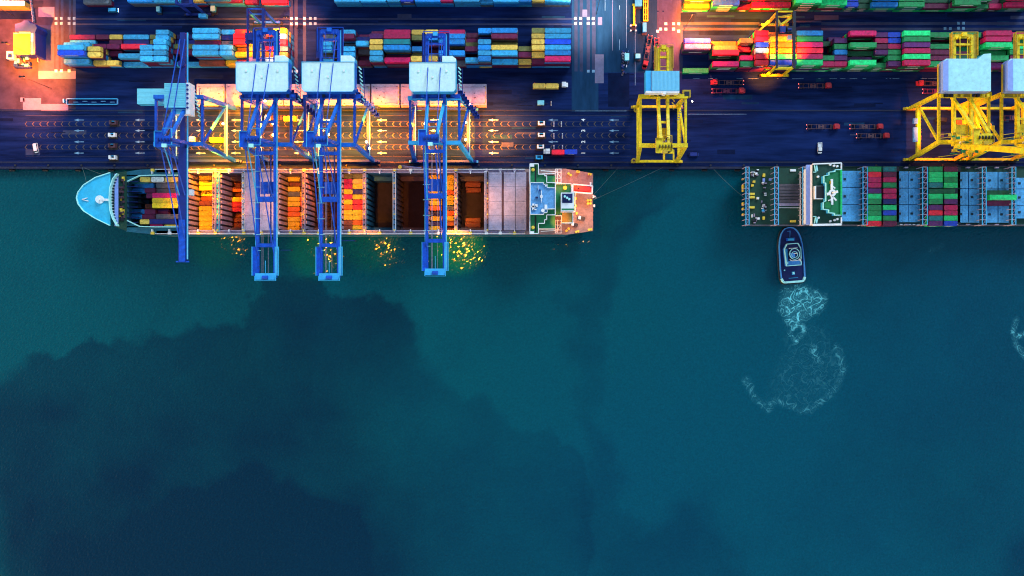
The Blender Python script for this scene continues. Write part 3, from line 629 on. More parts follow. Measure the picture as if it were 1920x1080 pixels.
for a, b, c, d in ((996, 1005, 386, 389), (998, 1002, 382, 394), (1003, 1008, 383, 388), (1000, 1006, 392, 394), (1021, 1026, 384, 393), (1022, 1025, 345, 350), (1004, 1009, 369, 372)):
    bx(a, b, c, d, bt, bt + .9, 'white' if (a, c) != (1004, 369) else 'tug')
p = P(1018, 395, bt); mb.cyl(p, p + Vector((0, 0, 1.4)), .8, 'white', 12); p = P(1012, 357, bt); mb.cyl(p, p + Vector((0, 0, 1.0)), .4, 'dblue', 10)
build_split(mb, 'roof_box', s1)
mb = MB(); z = 19.0   # engine casing and after decks
d1 = stp([(1041.5, 345), (1071, 345), (1071, 361), (1078, 361), (1078, 397), (1074, 397), (1074, 418), (1053, 418), (1053, 404), (1041.5, 404)], z)
mb.prism(d1[::-1], DZ, z, 'white', 'gdeck'); mb.rail(d1, z, 'white', .3, 1.0, True)
mb.pbox(1054, 1073, 399, 417, z, z + .3, 'white', 'workshop'); mb.build('after_deckhouse', s1)
mb = MB(); z2 = 27.0
mb.pbox(1052, 1076, 361, 396, z, z2, 'white', 'white'); mb.box(PX(1054, z2), PX(1073.5, z2), PY(380.5, z2), PY(363, z2), z2, z2 + .1, 'black', 'tug')
mb.box(PX(1053, z2), PX(1076, z2), PY(394, z2), PY(391, z2), z2, z2 + .15, 'gdeck'); p = P(1063, 371, z2)
for k in range(3): q_ = p + Vector((-1 + k, .5 - .6 * k, 0)); mb.cyl(q_, q_ + Vector((0, 0, 2)), .5, 'tugc', 10)
mb.build('funnel', s1)
mb = MB(); p = P(1059.5, 352.5, z); mb.cyl(p, p + Vector((0, 0, 1.2)), .95, 'gold', 12); mb.build('ventilator', s1)
for yy, s in ((1, 1), (-1, -1)):
    mb = MB(); zz = 15.0; yb = 322 if s > 0 else 432; yi = 334 if s > 0 else 422
    for x in (1041, 1045, 1052): mb.beam(P(x, yb - 5 * s, zz), P(x, yi + 10 * s, zz), .28, .8, 'white')
    for y in (yb - 5 * s, yb + s, yi, yi + 8 * s): mb.beam(P(1041, y, zz + .3), P(1053, y, zz + .3), .25, .5, 'white')
    mb.beam(P(1014, yb - 2 * s, zz), P(1042, yb, zz), .3, .5, 'white'); mb.beam(P(1016, yb + 4 * s, zz), P(1042, yb + 3 * s, zz), .3, .5, 'white')
    mb.beam(P(1041, yb - 5 * s, zz), P(1052, yi, zz), .22, .4, 'white')
    mb.pbox(1012, 1041, min(yb + 6 * s, yi), max(yb + 6 * s, yi), DZ, 14, 'white', 'odeck' if s < 0 else 'ddeck')
    mb.build('boat_davit', s1)
lb = thing('lifeboat', P(1093, 353, Z1 + 3), 'red free-fall lifeboat in a white cradle on the stern of the left ship', 'lifeboat')
mb = MB(); zz = Z1 + 3; a = [(1076, 349), (1081, 346.8), (1102, 347.5), (1109, 350.5), (1109, 359), (1101, 361), (1081, 359.5), (1076, 357)]
pts = stp(a, zz + 1.6); lowp = [(PX(1093, zz) + (x - PX(1093, zz)) * .8, PY(353, zz) + (y - PY(353, zz)) * .6) for x, y in pts]
mb.prism(pts[::-1], zz - .6, zz + 1.0, 'redboat', 'redboat', lowp[::-1]); up = [(PX(1093, zz) + (x - PX(1093, zz)) * .85, PY(354, zz) + (y - PY(354, zz)) * .62) for x, y in pts]
mb.prism(up[::-1], zz + 1.0, zz + 2.0, 'redboat'); mb.box(PX(1083, zz), PX(1086, zz), PY(355, zz), PY(353, zz), zz + 2, zz + 2.4, 'glass'); mb.build('boat_hull', lb)
mb = MB(); z = Z1 + 4.4; mb.rail(stp([(1074, 345.5), (1111, 348.5), (1110, 363), (1073.5, 360)], z), z - .5, 'white', .6, .8, True); mb.build('lifeboat_cradle', s1)
mb = MB()
for x, y, h in ((1079, 364, .7), (1080, 372, .5), (1079.5, 386, .6), (1081, 400, .5), (1112.5, 369, 1.2), (1107, 344.5, 1.2), (1114, 386, .8)):
    p = P(x, y, DZ); mb.box(p.x - .4, p.x + .4, p.y - .6, p.y + .6, p.z, p.z + h, 'gold' if x < 1100 else 'white')
mb.beam(P(1111, 371, Z1), P(1117, 367.5, Z1), .2, .2, 'white'); mb.beam(P(1117, 367.5, Z1), P(1117.5, 372, Z1), .2, .2, 'white')
build_split(mb, 'stern_fitting', s1)
# cargo of ship one
G1 = 'containers aboard the ship under the blue cranes'
RP = (HY1 - HY0 - .6) / 11
def shiprows(a, L, top, cols, where, group=G1, score=1.0):
    for r, k in enumerate(cols.split()):
        if k == '-': continue
        zz = top
        if len(k) > 1: zz = top - TH * int(k[1]); k = k[0]
        y = HY1 - .3 - RP * (r + .5); x = PX(a, top) + L / 2
        addc(score, x, y, zz - 2.59, L, k, '%s container in the %s row from the quay, %s' % (CC[k][0], ORD[r], where), group)
Q = 9.5
shiprows(640.8, L20 - .9, Q, 'o M M Y M Y O Y Y x x', 'left column right of the third boom')
shiprows(660.6, L20 - .9, Q, 'o y Y n Y r r Y Y O Y', 'right column right of the third boom')
shiprows(806.5, L20 - .6, 5, 'Y O Y Y Y Y O n1 Y1 n1 Y', 'column beneath the fourth boom')
shiprows(831, L20 - 1, 5, 'Y Y Y O Y Y k O Y x x1', 'column right of the fourth boom')
shiprows(373, 6.3, 3, 'Y Y Y Y1 x1 x Y Y Y Y Y', 'hold right of the first boom', score=.9)
shiprows(538.5, L20, -1, 'Y x1 Y k Y Y O O Y Y Y', 'hold right of the second boom')
shiprows(562, 3.0, -1.5, '- - - Y O O - Y O O Y', 'narrow column left of the third boom', score=.3)
shiprows(430, L20, -3, 'x x1 x x2 Y M M x2 x1 x1 x', 'dark hold left of the second boom', score=.7)
shiprows(872, 7.5, -4, 'x x x1 - - - - - x1 x x', 'brown hold beside the pink hatch covers', score=.5)
for a, b, L, k, zt, lab in ((331.5, 262, L20 - 1.2, 'y', 11, 'tan container at the quay side end of the bow hold, leftmost'), (331.5, 283, L20, 'w', 11, 'weathered white container beside the leftmost tan one in the bow hold'), (331.5, 309, L20, 'y', 11, 'tan container nearest the first boom at the quay side of bow hold'),
    (343, 292, L40, 'k', 7, 'grey container below the quay side row of the bow hold'), (353, 292, L40, 'k', 7, 'grey container directly above the magenta one in the bow hold'), (361.5, 285, L40, 'M', 9.5, 'long magenta container resting on the bow hold stack'), (371, 285, L40, 'Y', 9.5, 'long yellow container next below the magenta one in the bow hold'), (380.5, 285, L40, 'Y', 9.5, 'long yellow container second below the magenta one in the bow hold'),
    (392, 292, L20, 'u', 5, 'dark purple container in the sunken middle of the bow hold'), (401, 292, L40, 'k', 7, 'grey container above the long blue one in the bow hold'), (410.5, 280, L40, 'n', 11, 'long navy container on the water side of the bow hold'), (411, 262, 4.6, 'y', 10.5, 'small tan box left of the long navy container at bow'),
    (420.5, 281, L20, 'M', 11, 'magenta container at the water side edge of the bow'), (421, 308, L20, 'y', 11, 'tan container at the water side edge of the bow'), (352, 271, L20 - 1, 'm', 8, 'maroon container left of the grey ones in the bow hold'), (362, 274, L20 - 1, 'm', 8, 'maroon container left of the magenta one in the bow hold'),
    (382, 272, L20 - 1, 'x', 4, 'brown container left of the yellow pair in the bow hold'), (392, 271, L20 - 1, 'm', 8, 'maroon container left of the dark purple one in the bow hold'), (401.5, 266, L20, 'm', 8, 'maroon container above the small tan box in the bow hold'),
    (335, 246, L20 + 2, 't', 9, 'teal container in the quay side corner of the bow hold'), (343, 252, L20 + 3, 'b', 8, 'blue container on the second row of the bow hold'), (401.5, 246, L20 - 1, 'b', 8, 'blue container in the water side corner of the bow hold'), (353, 247, L20 + 1, 'b', 7, 'blue container in the third row of the bow hold'), (392, 247, L20, 'b', 7, 'blue container low in the bow hold beside the maroon one')):
    addc(1.2, PX(b, zt) + L / 2, PY(a + 4.8, zt) , zt - 2.59, L, k, lab, 'containers in the bow hold')

# ================================================================== SHIP TWO (stern left)
Z2 = 10.0; CT2 = PY(366.5, Z2); Y0, Y1 = PY(423, Z2), PY(311.5, Z2)
s2 = thing('container_ship', (PX(1900, Z2), CT2, WZ), 'dark green container ship with square stern, right of the left ship, tug beside it', 'ship', 'container ships at the quay')
XE = PX(2330, Z2)
hull2 = [(PX(1396.5, Z2), Y0 + 1), (PX(1396.5, Z2), Y1 - 1), (PX(1404, Z2), Y1), (PX(2150, Z2), Y1), (PX(2240, Z2), Y1 - 4), (XE, CT2), (PX(2240, Z2), Y0 + 4), (PX(2150, Z2), Y0), (PX(1404, Z2), Y0)]
mb = MB(); mb.prism(hull2[::-1], WZ - 1, Z2, 'dhull', 'ddeck', [(x + (5 if x < PX(1450, Z2) else (-8 if x > PX(2200, Z2) else 0)), CT2 + (y - CT2) * .97) for x, y in hull2[::-1]])
mb.build('hull', s2)
mb = MB(); mb.beam((PX(1404, Z2), Y0 + .2, Z2 + .5), (PX(2150, Z2), Y0 + .2, Z2 + .5), .15, 1.0, 'beam'); mb.beam((PX(1404, Z2), Y1 - .2, Z2 + .5), (PX(2150, Z2), Y1 - .2, Z2 + .5), .15, 1.0, 'dhull')
for i in range(14): mb.box(PX(1686 + i * 8, Z2), PX(1691 + i * 8, Z2), Y0 + .3, Y0 + .7, Z2, Z2 + .9, 'white')
mb.build('deck_rail', s2)
def lashing(a, b, nm='lashing_bridge', zt=17, z0=Z2, w=.28, mt='lblue', mt2='beam', n=11):
    mb = MB(); xa, xb = PX(a, zt), PX(b, zt); ya, yb = PY(421.5, zt), PY(313, zt)
    for x in (xa, xb): mb.beam((x, ya, zt), (x, yb, zt), .3, .4, mt)
    for i in range(n + 1):
        y = ya + (yb - ya) * i / n; mb.beam((xa, y, zt), (xb, y, zt), w, .3, mt2)
        for x in (xa, xb): mb.beam((x, y, z0), (x, y, zt), w, w, mt2)
        if i < n: mb.beam((xa, y, zt), (xb, y + (yb - ya) / n, zt), .14, .2, mt2)
    mb.box(xa, xb, ya, yb, zt - 2.8, zt - 2.6, 'dhull'); mb.build(nm, s2)
for a, b in ((1398.5, 1404.5), (1452.5, 1459.5), (1505, 1511), (1618, 1626.5), (1730, 1739), (1842, 1849), (1897.5, 1904.5), (1985, 1992)): lashing(a, b)
mb = MB(); mb.pbox(1460, 1509, 313, 421, Z2, Z2 + .5, 'ddeck', 'ddeck')
for i, y in enumerate((345, 351, 357, 363, 369, 375, 381)): mb.pbox(1461, 1507, y, y + 5, Z2 + .5, Z2 + .9 + .25 * (i % 2), 'holdw' if i % 2 else 'beam', 'holdw' if i < 6 else 'beam')
mb.box(PX(1459, Z2), PX(1508, Z2), PY(390.3, Z2), PY(389.6, Z2), Z2 + .5, Z2 + 1.4, 'white'); mb.build('aft_hatch', s2)
mb = MB(); rs = random.Random(8)
for x, y, m_ in ((1410, 348, 'gold'), (1417, 326, 'white'), (1431.5, 328, 'gold'), (1413, 341, 'gold'), (1409, 364, 'gold'), (1409, 370, 'gold'), (1420, 372, 'white'), (1431, 408, 'gold'), (1409, 389, 'gold'), (1421, 410, 'white'), (1486, 320, 'white'), (1486, 415, 'gold'), (1431, 337, 'lilac'), (1443, 337, 'lilac'), (1430, 395, 'lblue')):
    p = P(x, y, Z2); mb.box(p.x - (1.4 if x == 1409 or y in (320, 415) else .5), p.x + (1.2 if x == 1409 or y in (320, 415) else .5), p.y - (.5 if x == 1409 else 1.0 if x == 1431.5 or x == 1431 else .5), p.y + .5, Z2, Z2 + 1.3, m_)
for i in range(46):
    a = rs.choice([(1428, 1436, 343, 370), (1428, 1436, 380, 398), (1408, 1420, 318, 332), (1408, 1420, 404, 418)]); p = P(rs.uniform(a[0], a[1]), rs.uniform(a[2], a[3]), Z2)
    if rs.random() < .4: mb.cyl(p, p + Vector((0, rs.uniform(.8, 2.2), 0.3)), .35, rs.choice(['white', 'steel', 'beam']), 8)
    else: mb.box(p.x - .5, p.x + .5, p.y - .25, p.y + .25, Z2, Z2 + rs.uniform(.4, 1.4), rs.choice(['steel', 'beam', 'white', 'black']))
build_split(mb, 'deck_machine', s2)
for y in (335, 349, 353, 382, 388, 400):
    pass
mb = MB()
for y, l in ((350, 9), (357, 3), (382, 6), (391, 4), (335, 3), (402, 4)): mb.box(PX(1393.5, Z2), PX(1396.3, Z2), PY(y + l / 2, Z2), PY(y - l / 2, Z2), Z2 - 3, Z2 - 1, 'gold')
build_split(mb, 'stern_fender', s2)
mb = MB(); zA = 26.0   # superstructure two
mb.pbox(1512.5, 1578, 316, 419, Z2, 21, 'white', 'ddeck'); mb.build('deckhouse', s2)
mb = MB(); zA = 25
mb.pbox(1512, 1523.5, 309, 421, 21, zA - 3, 'lilac', 'lilac'); mb.pbox(1523.7, 1525, 324, 404, 21, zA, 'white', 'white')
for i in range(26): mb.box(PX(1521.8, zA - 3), PX(1522.9, zA - 3), PY(326 + i * 3 + 1.6, zA - 3), PY(326 + i * 3, zA - 3), zA - 3, zA - 2.9, 'white')
mb.build('forward_gallery', s2)
mb = MB(); ol = [(1523, 308), (1576.5, 306), (1576.5, 421), (1523, 422)]; o3 = stp(ol, zA)
mb.prism(o3[::-1], 21, zA, 'white', 'ddeck'); mb.rail([o3[1], o3[0]], zA, 'white', .5, 1.0); mb.rail([o3[3], o3[2]], zA, 'white', .9, 1.1)
mb.rail([o3[1], (o3[1][0], o3[1][1] - 3.2)], zA, 'white', .4, 1.1); mb.rail([o3[2], (o3[2][0], o3[2][1] + 3.2)], zA, 'white', .4, 1.1)
mb.pbox(1528, 1543, 348.5, 373, zA, zA + 2, 'white', 'white'); mb.box(PX(1530.5, zA + 2), PX(1544.5, zA + 2), PY(371.5, zA + 2), PY(349, zA + 2), zA + 2, zA + 2.15, 'black')
for x, y in ((1533, 331.5), (1534, 408.5), (1556, 309), (1569, 312), (1556, 415), (1569, 411), (1563, 311), (1564, 413)): p = P(x, y, zA); mb.cyl(p, p + Vector((0, 0, 1)), .5, 'white', 10)
for y, s in ((308, 1), (421, -1)):
    for x in (1527, 1531): mb.beam(P(x, y + 2 * s, zA + .5), P(x + 2, y + 13 * s, zA + .5), .3, .8, 'tugc')
    mb.rail(stp([(1524, y + 15 * s), (1529, y + 15 * s), (1530, y + 3 * s)], zA), zA, 'tugc', .25, .9)
mb.build('bridge_deck', s2)
mb = MB(); zB = zA + 3
tp = [(1577, 318.5), (1565, 318.5), (1565, 322), (1553.5, 323), (1553.5, 328.5), (1544, 330), (1544, 343), (1547.5, 343.5), (1547.5, 377), (1543, 379.5), (1543, 392.5), (1553, 393.5), (1553, 399), (1564, 400), (1564, 403.5), (1577, 403.5)]
t3 = stp(tp, zB); mb.prism(t3, zA, zB, 'lblue', 'gdeck'); mb.rail(t3, zB, 'tugc', .3, .9, True); mb.beam(P(1577, 318.5, zB + .5), P(1577, 403.5, zB + .5), .7, 1.0, CM['G']); mb.build('wheelhouse', s2)
mb = MB(); p = P(1559.5, 362, zB)
mb.cyl(p + Vector((0, 0, 0)), p + Vector((0, 0, 1.2)), 1.6, 'white', 12); mb.beam(p + Vector((-2.4, -.6, 1)), p + Vector((2.4, .6, 1)), 1.2, .5, 'white')
mb.beam(P(1559.5, 336, zB + .8), P(1560, 384, zB + .8), .9, .9, 'white'); mb.beam(P(1561, 368, zB + 1), P(1568, 376, zB + 1), .6, .5, 'white'); mb.beam(P(1553, 376, zB + 1), P(1562, 373, zB + 1), .5, .4, 'white')
mb.beam(P(1558, 347, zB + 1), P(1566, 353, zB + 1), .5, .4, 'white'); mb.cyl(p, p + Vector((0, 0, 7)), .4, 'white', 8, .2); mb.box(PX(1555, zB), PX(1558, zB), PY(345, zB), PY(340, zB), zB, zB + 1, 'dyel')
mb.cyl(P(1552, 385, zB), P(1552, 385, zB + 1.2), 1.5, 'gdeck', 14); mb.build('radar_mast', s2)
for cols, ys in (((1578.5, 1614), (320, 352, 384, 415.5)), ((1681.5, 1703), (321, 353, 384, 417)), ((1704, 1727.5), (321, 353, 384, 417)), ((1796, 1815), (322, 354, 385, 418)), ((1817, 1840), (322, 354, 385, 418)), ((1850, 1870.5), (322, 354.5, 386, 418)), ((1872.5, 1896), (322, 354.5, 386, 418)), ((1906, 1935), (333, 354.5, 386, 410)), ((1938, 1980), (333, 354.5, 386, 410))):
    mb = MB(); zz = Z2 + 2.2
    for a, b in zip(ys, ys[1:]):
        mb.box(PX(cols[0], zz), PX(cols[1], zz), PY(b - .9, zz), PY(a + .4, zz), Z2, zz, 'hatchb')
        for i in range(3): X = PX(cols[0] + (cols[1] - cols[0]) * (i + 1) / 4, zz); mb.box(X - .1, X + .1, PY(b - 1.5, zz), PY(a + 1, zz), zz, zz + .06, 'hatchb')
        p = P(cols[0] + 5, (a + b) / 2, zz); mb.box(p.x - .5, p.x + .6, p.y - .5, p.y + .5, zz, zz + .25, 'dhull')
    mb.build('hatch_cover', s2)
mb = MB()
for a, b in ((1616, 1682), (1728, 1797)): mb.box(PX(a, Z2), PX(b, Z2), PY(420, Z2), PY(314, Z2), Z2, Z2 + 2.2, 'dhull', 'steel')
for x in (1700, 1816, 1840, 1870, 1897):
    for y, s in ((314, 1), (421, -1)): p = P(x, y, Z2 + 1.5); mb.box(p.x - .8, p.x + .8, p.y - .3, p.y + .3, Z2, p.z, 'beam')
build_split(mb, 'hatch_frame', s2)
G2 = 'containers on the deck of the dark green ship'; zt = Z2 + 2.2 + 2 * TH
def col2(a, spec, where, L=L20):
    y = PY(312, zt)
    for r, k in enumerate(spec.split()):
        dy = 2.445; 
        if r in (4, 7): y -= .28
        if k != '-':
            for t in range(2):
                top = t == 1; kk = k if top else random.choice('gmMG')
                addc(1.0 if top else (.35 if r == 10 else .02), PX(a, zt) + L / 2, y - dy / 2, Z2 + 2.2 + t * TH, L, kk, '%s container %s the %s row from the quay, %s column right of the bridge' % (CC[kk][0], 'topping' if top else 'under', ORD[r], where), G2)
        y -= dy
col2(1628, 'g r M M u G g g g G r', 'first'); col2(1656.5, 't m M g M M n G B g m', 'second')
col2(1743, 'g G G t - G g u r t u', 'third'); col2(1771, 'm G g G - G u M M G B', 'fourth')
addc(1.5, PX(1743, zt) + L40 / 2, PY(312, zt) - 4.5 * 2.445 - .28, Z2 + 2.2 + TH * .7, L40, 'd', 'long dark green container bridging the third and fourth columns of the green ship', G2)
for y, k, x, n_ in ((356.5, 'd', 1853, 1), (365, 'G', 1857, 2), (375.5, 'm', 1853, 1)):
    addc(1.6, PX(x, zt) + L40 / 2, PY(y + 4.8, Z2 + 2.2 + n_ * TH), Z2 + 2.2 + (n_ - 1) * TH, L40, k, 'long %s container lying on the pale hatch covers near the right edge' % CC[k][0], G2)
addc(.2, PX(1857, zt) + L40 / 2, PY(369.8, Z2 + 2.2 + TH), Z2 + 2.2, L40, 'g', 'long green container under the mint one on the pale hatch covers', G2)

# ---- link the containers: the 300 that show largest singly, the rest as one object
CONT.sort(key=lambda c: -c[0])
NI = 292; seen = {}
for i, (sc_, loc, L, key, lab, grp, rz) in enumerate(CONT[:NI]):
    o = bpy.data.objects.new('shipping_container', cmesh(L, key)); C.objects.link(o); o.location = loc; o.rotation_euler = (0, 0, rz)
    tag(o, lab, 'container', grp)
mb = MB()
for sc_, loc, L, key, lab, grp, rz in CONT[NI:]:
    me = cmesh(L, key); off = len(mb.v); mb.v += [(v.co.x + loc[0], v.co.y + loc[1], v.co.z + loc[2]) for v in me.vertices]
    idx = [mb.mi(m) for m in me.materials]
    for p in me.polygons: mb.f.append([off + k for k in p.vertices]); mb.m.append(idx[p.material_index])
mb.build('stacked_containers', label='lower and half hidden containers filling the stacks beneath the top ones', cat='containers', kind='stuff')
print('containers', len(CONT), 'visible', sum(c[0] > .25 for c in CONT))

# ================================================================== SHIP-TO-SHORE CRANES
def sts(label, Xg, legs, YW, YL, zt, zg, zap, rearY, tipY, gs, body, trim, house, group, mono=False, boom_up=False, roofm='roof', sx=1, Xa=None, low=12.0):
    xbl, xbr, xtl, xtr = legs; (ywb, ywt), (ylb, ylt) = YW, YL
    t = thing('quay_crane', ((xbl + xbr) / 2, ywb, 0), label, 'crane', group)
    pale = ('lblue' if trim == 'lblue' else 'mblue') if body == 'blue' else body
    for yb in (ywb, ylb):
        mb = MB(); mb.beam((xbl - 2.2, yb, 2.0), (xbr + 2.2, yb, 2.0), 1.1, 1.3, body if body == 'yel' else 'dblue'); mb.build('sill_beam', t)
        for xb in (xbl, xbr):
            b = MB(); b.box(xb - 3.0, xb + 3.0, yb - .6, yb + .6, .5, 1.4, trim)
            for k in range(4): b.cyl((xb - 2.4 + 1.6 * k, yb - .35, .45), (xb - 2.4 + 1.6 * k, yb + .35, .45), .44, 'steel', 10)
            b.build('wheel_bogie', t)
    for xb, xt in ((xbl, xtl), (xbr, xtr)):
        for yb, yt in ((ywb, ywt), (ylb, ylt)):
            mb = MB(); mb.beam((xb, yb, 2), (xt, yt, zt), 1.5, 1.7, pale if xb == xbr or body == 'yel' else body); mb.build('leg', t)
    lw = lambda a, b, k: a + (b - a) * k
    k = low / zt
    for xb, xt in ((xbl, xtl), (xbr, xtr)):
        xl = lw(xb, xt, k); ya, yb_ = lw(ywb, ywt, k), lw(ylb, ylt, k)
        mb = MB(); mb.beam((xt, ywt, zt), (xt, ylt, zt), 1.0, 1.2, body); mb.build('tie_beam', t)
        mb = MB(); mb.beam((xl, ya, low), (xl, yb_, low), 1.3, 1.6, body if body == 'yel' else 'dblue'); mb.beam((xl + .8, ya, low + .8), (xl + .8, yb_, low + .8), .25, .8, trim if body == 'yel' else 'tugc'); mb.build('portal_tie', t)
        mb = MB(); mb.beam((xl, yb_ - 1, low + 1), (xt, ywt + .5, zt - .5), .9, .9, body); mb.build('brace', t)
    for yt in (ywt, ylt):
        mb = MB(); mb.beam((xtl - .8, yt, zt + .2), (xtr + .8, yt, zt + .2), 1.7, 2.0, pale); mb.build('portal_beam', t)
    # girder and boom
    ym = ywt - 2.5
    offs = (0,) if mono else (-gs, gs); gw = 3.4 if mono else 1.15
    mb = MB()
    for o_ in offs:
        mb.beam((Xg + o_, rearY, zg), (Xg + o_, ym, zg), gw if not mono else 2.2, 2.0, body if not mono else 'dblue')
        if body == 'blue' and (o_ > 0 or mono): mb.beam((Xg + o_ + gw / 2 + .35, rearY, zg + .6), (Xg + o_ + gw / 2 + .35, ym, zg + .6), .5, .5, 'lblue')
    if not mono:
        for y in (rearY, rearY - 4, (rearY + ylt) / 2, ylt, (ylt + ym) / 2): mb.beam((Xg - gs, y, zg), (Xg + gs, y, zg), .9, 1.4, body)
    mb.build('main_girder', t)
    if not mono:    # rear machinery platform with handrails
        mb = MB(); w = gs + 1.4
        mb.rail([(Xg - w, rearY - 9), (Xg - w, rearY + 1), (Xg + w + .8, rearY + 1), (Xg + w + .8, rearY - 9)], zg + 1, trim if body == 'yel' else body, .16, .8)
        for o_ in (-w, w): mb.box(Xg + o_ - .7, Xg + o_ + .7, rearY - 12, rearY + .6, zg + .6, zg + .8, trim if body == 'yel' else 'dblue')
        mb.box(Xg - gs, Xg + gs, rearY - 1.6, rearY + .4, zg + .9, zg + 1.1, body); mb.box(Xg - 1, Xg + 1, rearY - .9, rearY + .7, zg + 1, zg + 2.2, pale)
        for y in (rearY - 4.5, rearY - 8.5, rearY - 12): mb.beam((Xg - gs, y, zg + 1.2), (Xg + gs, y, zg + 1.2), .25, .4, body)
        for o_ in (-1.6, 1.6): mb.beam((Xg + o_, rearY, zg + 1.2), (Xg + o_, rearY - 12, zg + 1.2), .22, .3, body)
        for o_ in (-gs + .6, -gs + 1.8, gs - 1.8, gs - .6): mb.cyl((Xg + o_ - .3, rearY - 1.6, zg + 1.6), (Xg + o_ + .3, rearY - 1.6, zg + 1.6), .6, body, 10)
        mb.build('rear_platform', t)
    if tipY is not None and not boom_up:
        mb = MB()
        for o_ in offs:
            mb.beam((Xg + o_, ym, zg), (Xg + o_, tipY, zg), gw, 1.9 if not mono else 2.6, body if not mono else 'dblue')
            if o_ > 0 or mono: mb.beam((Xg + o_ + gw / 2 + .3, ym, zg + .7), (Xg + o_ + gw / 2 + .3, tipY + 1, zg + .7), .55, .5, 'lblue'); mb.beam((Xg + o_ + gw / 2 + .6, ym, zg + 1.5), (Xg + o_ + gw / 2 + .6, tipY + 1, zg + 1.5), .12, .12, 'tugc')
            if o_ < 0: mb.beam((Xg + o_ - gw / 2 - .2, ym, zg + .8), (Xg + o_ - gw / 2 - .2, tipY + 2, zg + .8), .22, .3, 'lblue')
        if mono:
            mb.beam((Xg, tipY + 18, zg + 1.4), (Xg, tipY, zg + 1.4), 2.6, .3, 'blue'); mb.box(Xg - 2.8, Xg + 2.8, tipY - .3, tipY + .3, zg + .5, zg + 1.2, 'blue')
        else:
            for y, w_ in ((ym - 2, 1.4), ((ym + tipY) / 2 + 6, 2.2), (tipY + 14, 1.6), (tipY + .6, 1.2)): mb.beam((Xg - gs - .6, y, zg + .3), (Xg + gs + .6, y, zg + .3), w_, 1.6, body)
            for i in range(7): y = ym - 3 - i * (ym - tipY - 8) / 7; mb.beam((Xg - gs - 1.6, y, zg + 1.1), (Xg - gs + 1.6, y, zg + 1.1), .14, .14, 'tugc')
            mb.beam((Xg + gs - 1.7, ym, zg + .8), (Xg + gs - 1.7, tipY + 14, zg + .8), .5, .5, 'dblue')
        mb.build('boom', t)
        if not mono:
            mb = MB(); w = gs + 1.0; yy0, yy1 = tipY - .6, tipY + 13.4
            for o_ in (-w, w): mb.box(Xg + o_ - .9, Xg + o_ + .4 + .5, yy0 + 1.6, yy1, zg + 1.1, zg + 1.4, 'lblue' if o_ > 0 else 'blue')
            for o_ in (-w - .9, w + .9): mb.beam((Xg + o_, yy0 + 1.6, zg + 2), (Xg + o_, yy1, zg + 2), .14, .9, 'lblue')
            mb.box(Xg - w + .3, Xg + w - .3, yy0 - .2, yy0 + 2.6, zg + 1.3, zg + 1.6, 'lblue'); mb.rail([(Xg - w + .3, yy0 + 1.4), (Xg - w + .3, yy0 - .6), (Xg + w - .3, yy0 - .6), (Xg + w - .3, yy0 + 1.4)], zg + 1.4, 'lblue', .16, .9)
            mb.cyl((Xg - 1.2, yy0 + .8, zg + 2.1), (Xg + 1.2, yy0 + .8, zg + 2.1), .8, 'blue', 12); mb.beam((Xg, yy0 + 2.4, zg + 1.8), (Xg, yy0 + 8, zg + 1.8), .2, .2, 'lblue'); mb.build('boom_tip_platform', t)
            mb = MB()   # trolley rope lines
            for o_ in (-gs + 2.0, -gs + 2.5, gs - 2.8): mb.beam((Xg + o_, ym, zg + .9), (Xg + o_, tipY + 2, zg + .9), .1, .1, 'beam')
            mb.build('hoist_rope', t)
    if boom_up:
        mb = MB(); h0 = Vector((Xg, ym, zg)); h1 = Vector((Xg, ym - 10, zg + 50))
        for o_ in offs: mb.beam(h0 + Vector((o_ * .8, 0, 0)), h1 + Vector((o_ * .8, 0, 0)), 1.3, 2.0, body)
        for q_ in (0.05, .3, .55, .8): c_ = h0.lerp(h1, q_); mb.beam(c_ + Vector((-gs, 0, 0)), c_ + Vector((gs, 0, 0)), .7, .9, body)
        mb.build('raised_boom', t)
    # apex frame
    Xa = Xg if Xa is None else Xa; ya = ywt - 1.5; ag = max(gs * .62, 1.6)
    mb = MB()
    for o_ in (-1, 1):
        mb.beam((Xg + o_ * max(gs, 2.2), ywt, zt), (Xa + o_ * ag, ya, zap), 1.2, 1.2, body)
        mb.beam((Xg + o_ * max(gs, 2.2), ylt + .5, zt + 1), (Xa + o_ * ag, ya + .5, zap - .5), 1.25, 1.25, pale)
    mb.beam((Xa - ag - .8, ya, zap), (Xa + ag + .8, ya, zap), 1.3, 1.4, body); mb.beam((Xa - ag, ya, (zap + zg) / 2), (Xa + ag, ya, (zap + zg) / 2), .8, .8, body); mb.build('apex_frame', t)
    mb = MB(); z = zap + .2     # apex platforms, sheaves and handrails
    mb.box(Xa - ag - 2.6, Xa - ag + .4, ya - 3.4, ya + 3, z, z + .15, body); mb.box(Xa - 1, Xa + ag + 1.2, ya - 2.6, ya + 1.2, z, z + .15, body)
    mb.rail([(Xa - ag - 2.6, ya - 3.4), (Xa - ag - 2.6, ya + 3), (Xa - ag + .4, ya + 3)], z, trim if body == 'yel' else 'lblue', .14, .9); mb.rail([(Xa - 1, ya + 4.2), (Xa + ag + 1.2, ya + 4.2), (Xa + ag + 1.2, ya - 2.6), (Xa - 1, ya - 2.6)], z, trim if body == 'yel' else 'lblue', .14, .9)
    for i in range(5): mb.cyl((Xa - 2.6 + i * 1.3, ya - .6, z + .7), (Xa - 2.3 + i * 1.3, ya - .6, z + .7), .8, 'dblue' if body == 'blue' else 'steel', 10)
    mb.box(Xa - 1.0, Xa + .9, ya - 3.6, ya - 2.2, z + .1, z + 1.3, 'tugc' if body == 'blue' else trim); mb.build('apex_platform', t)
    mb = MB(); w = .34 if body == 'blue' else .3
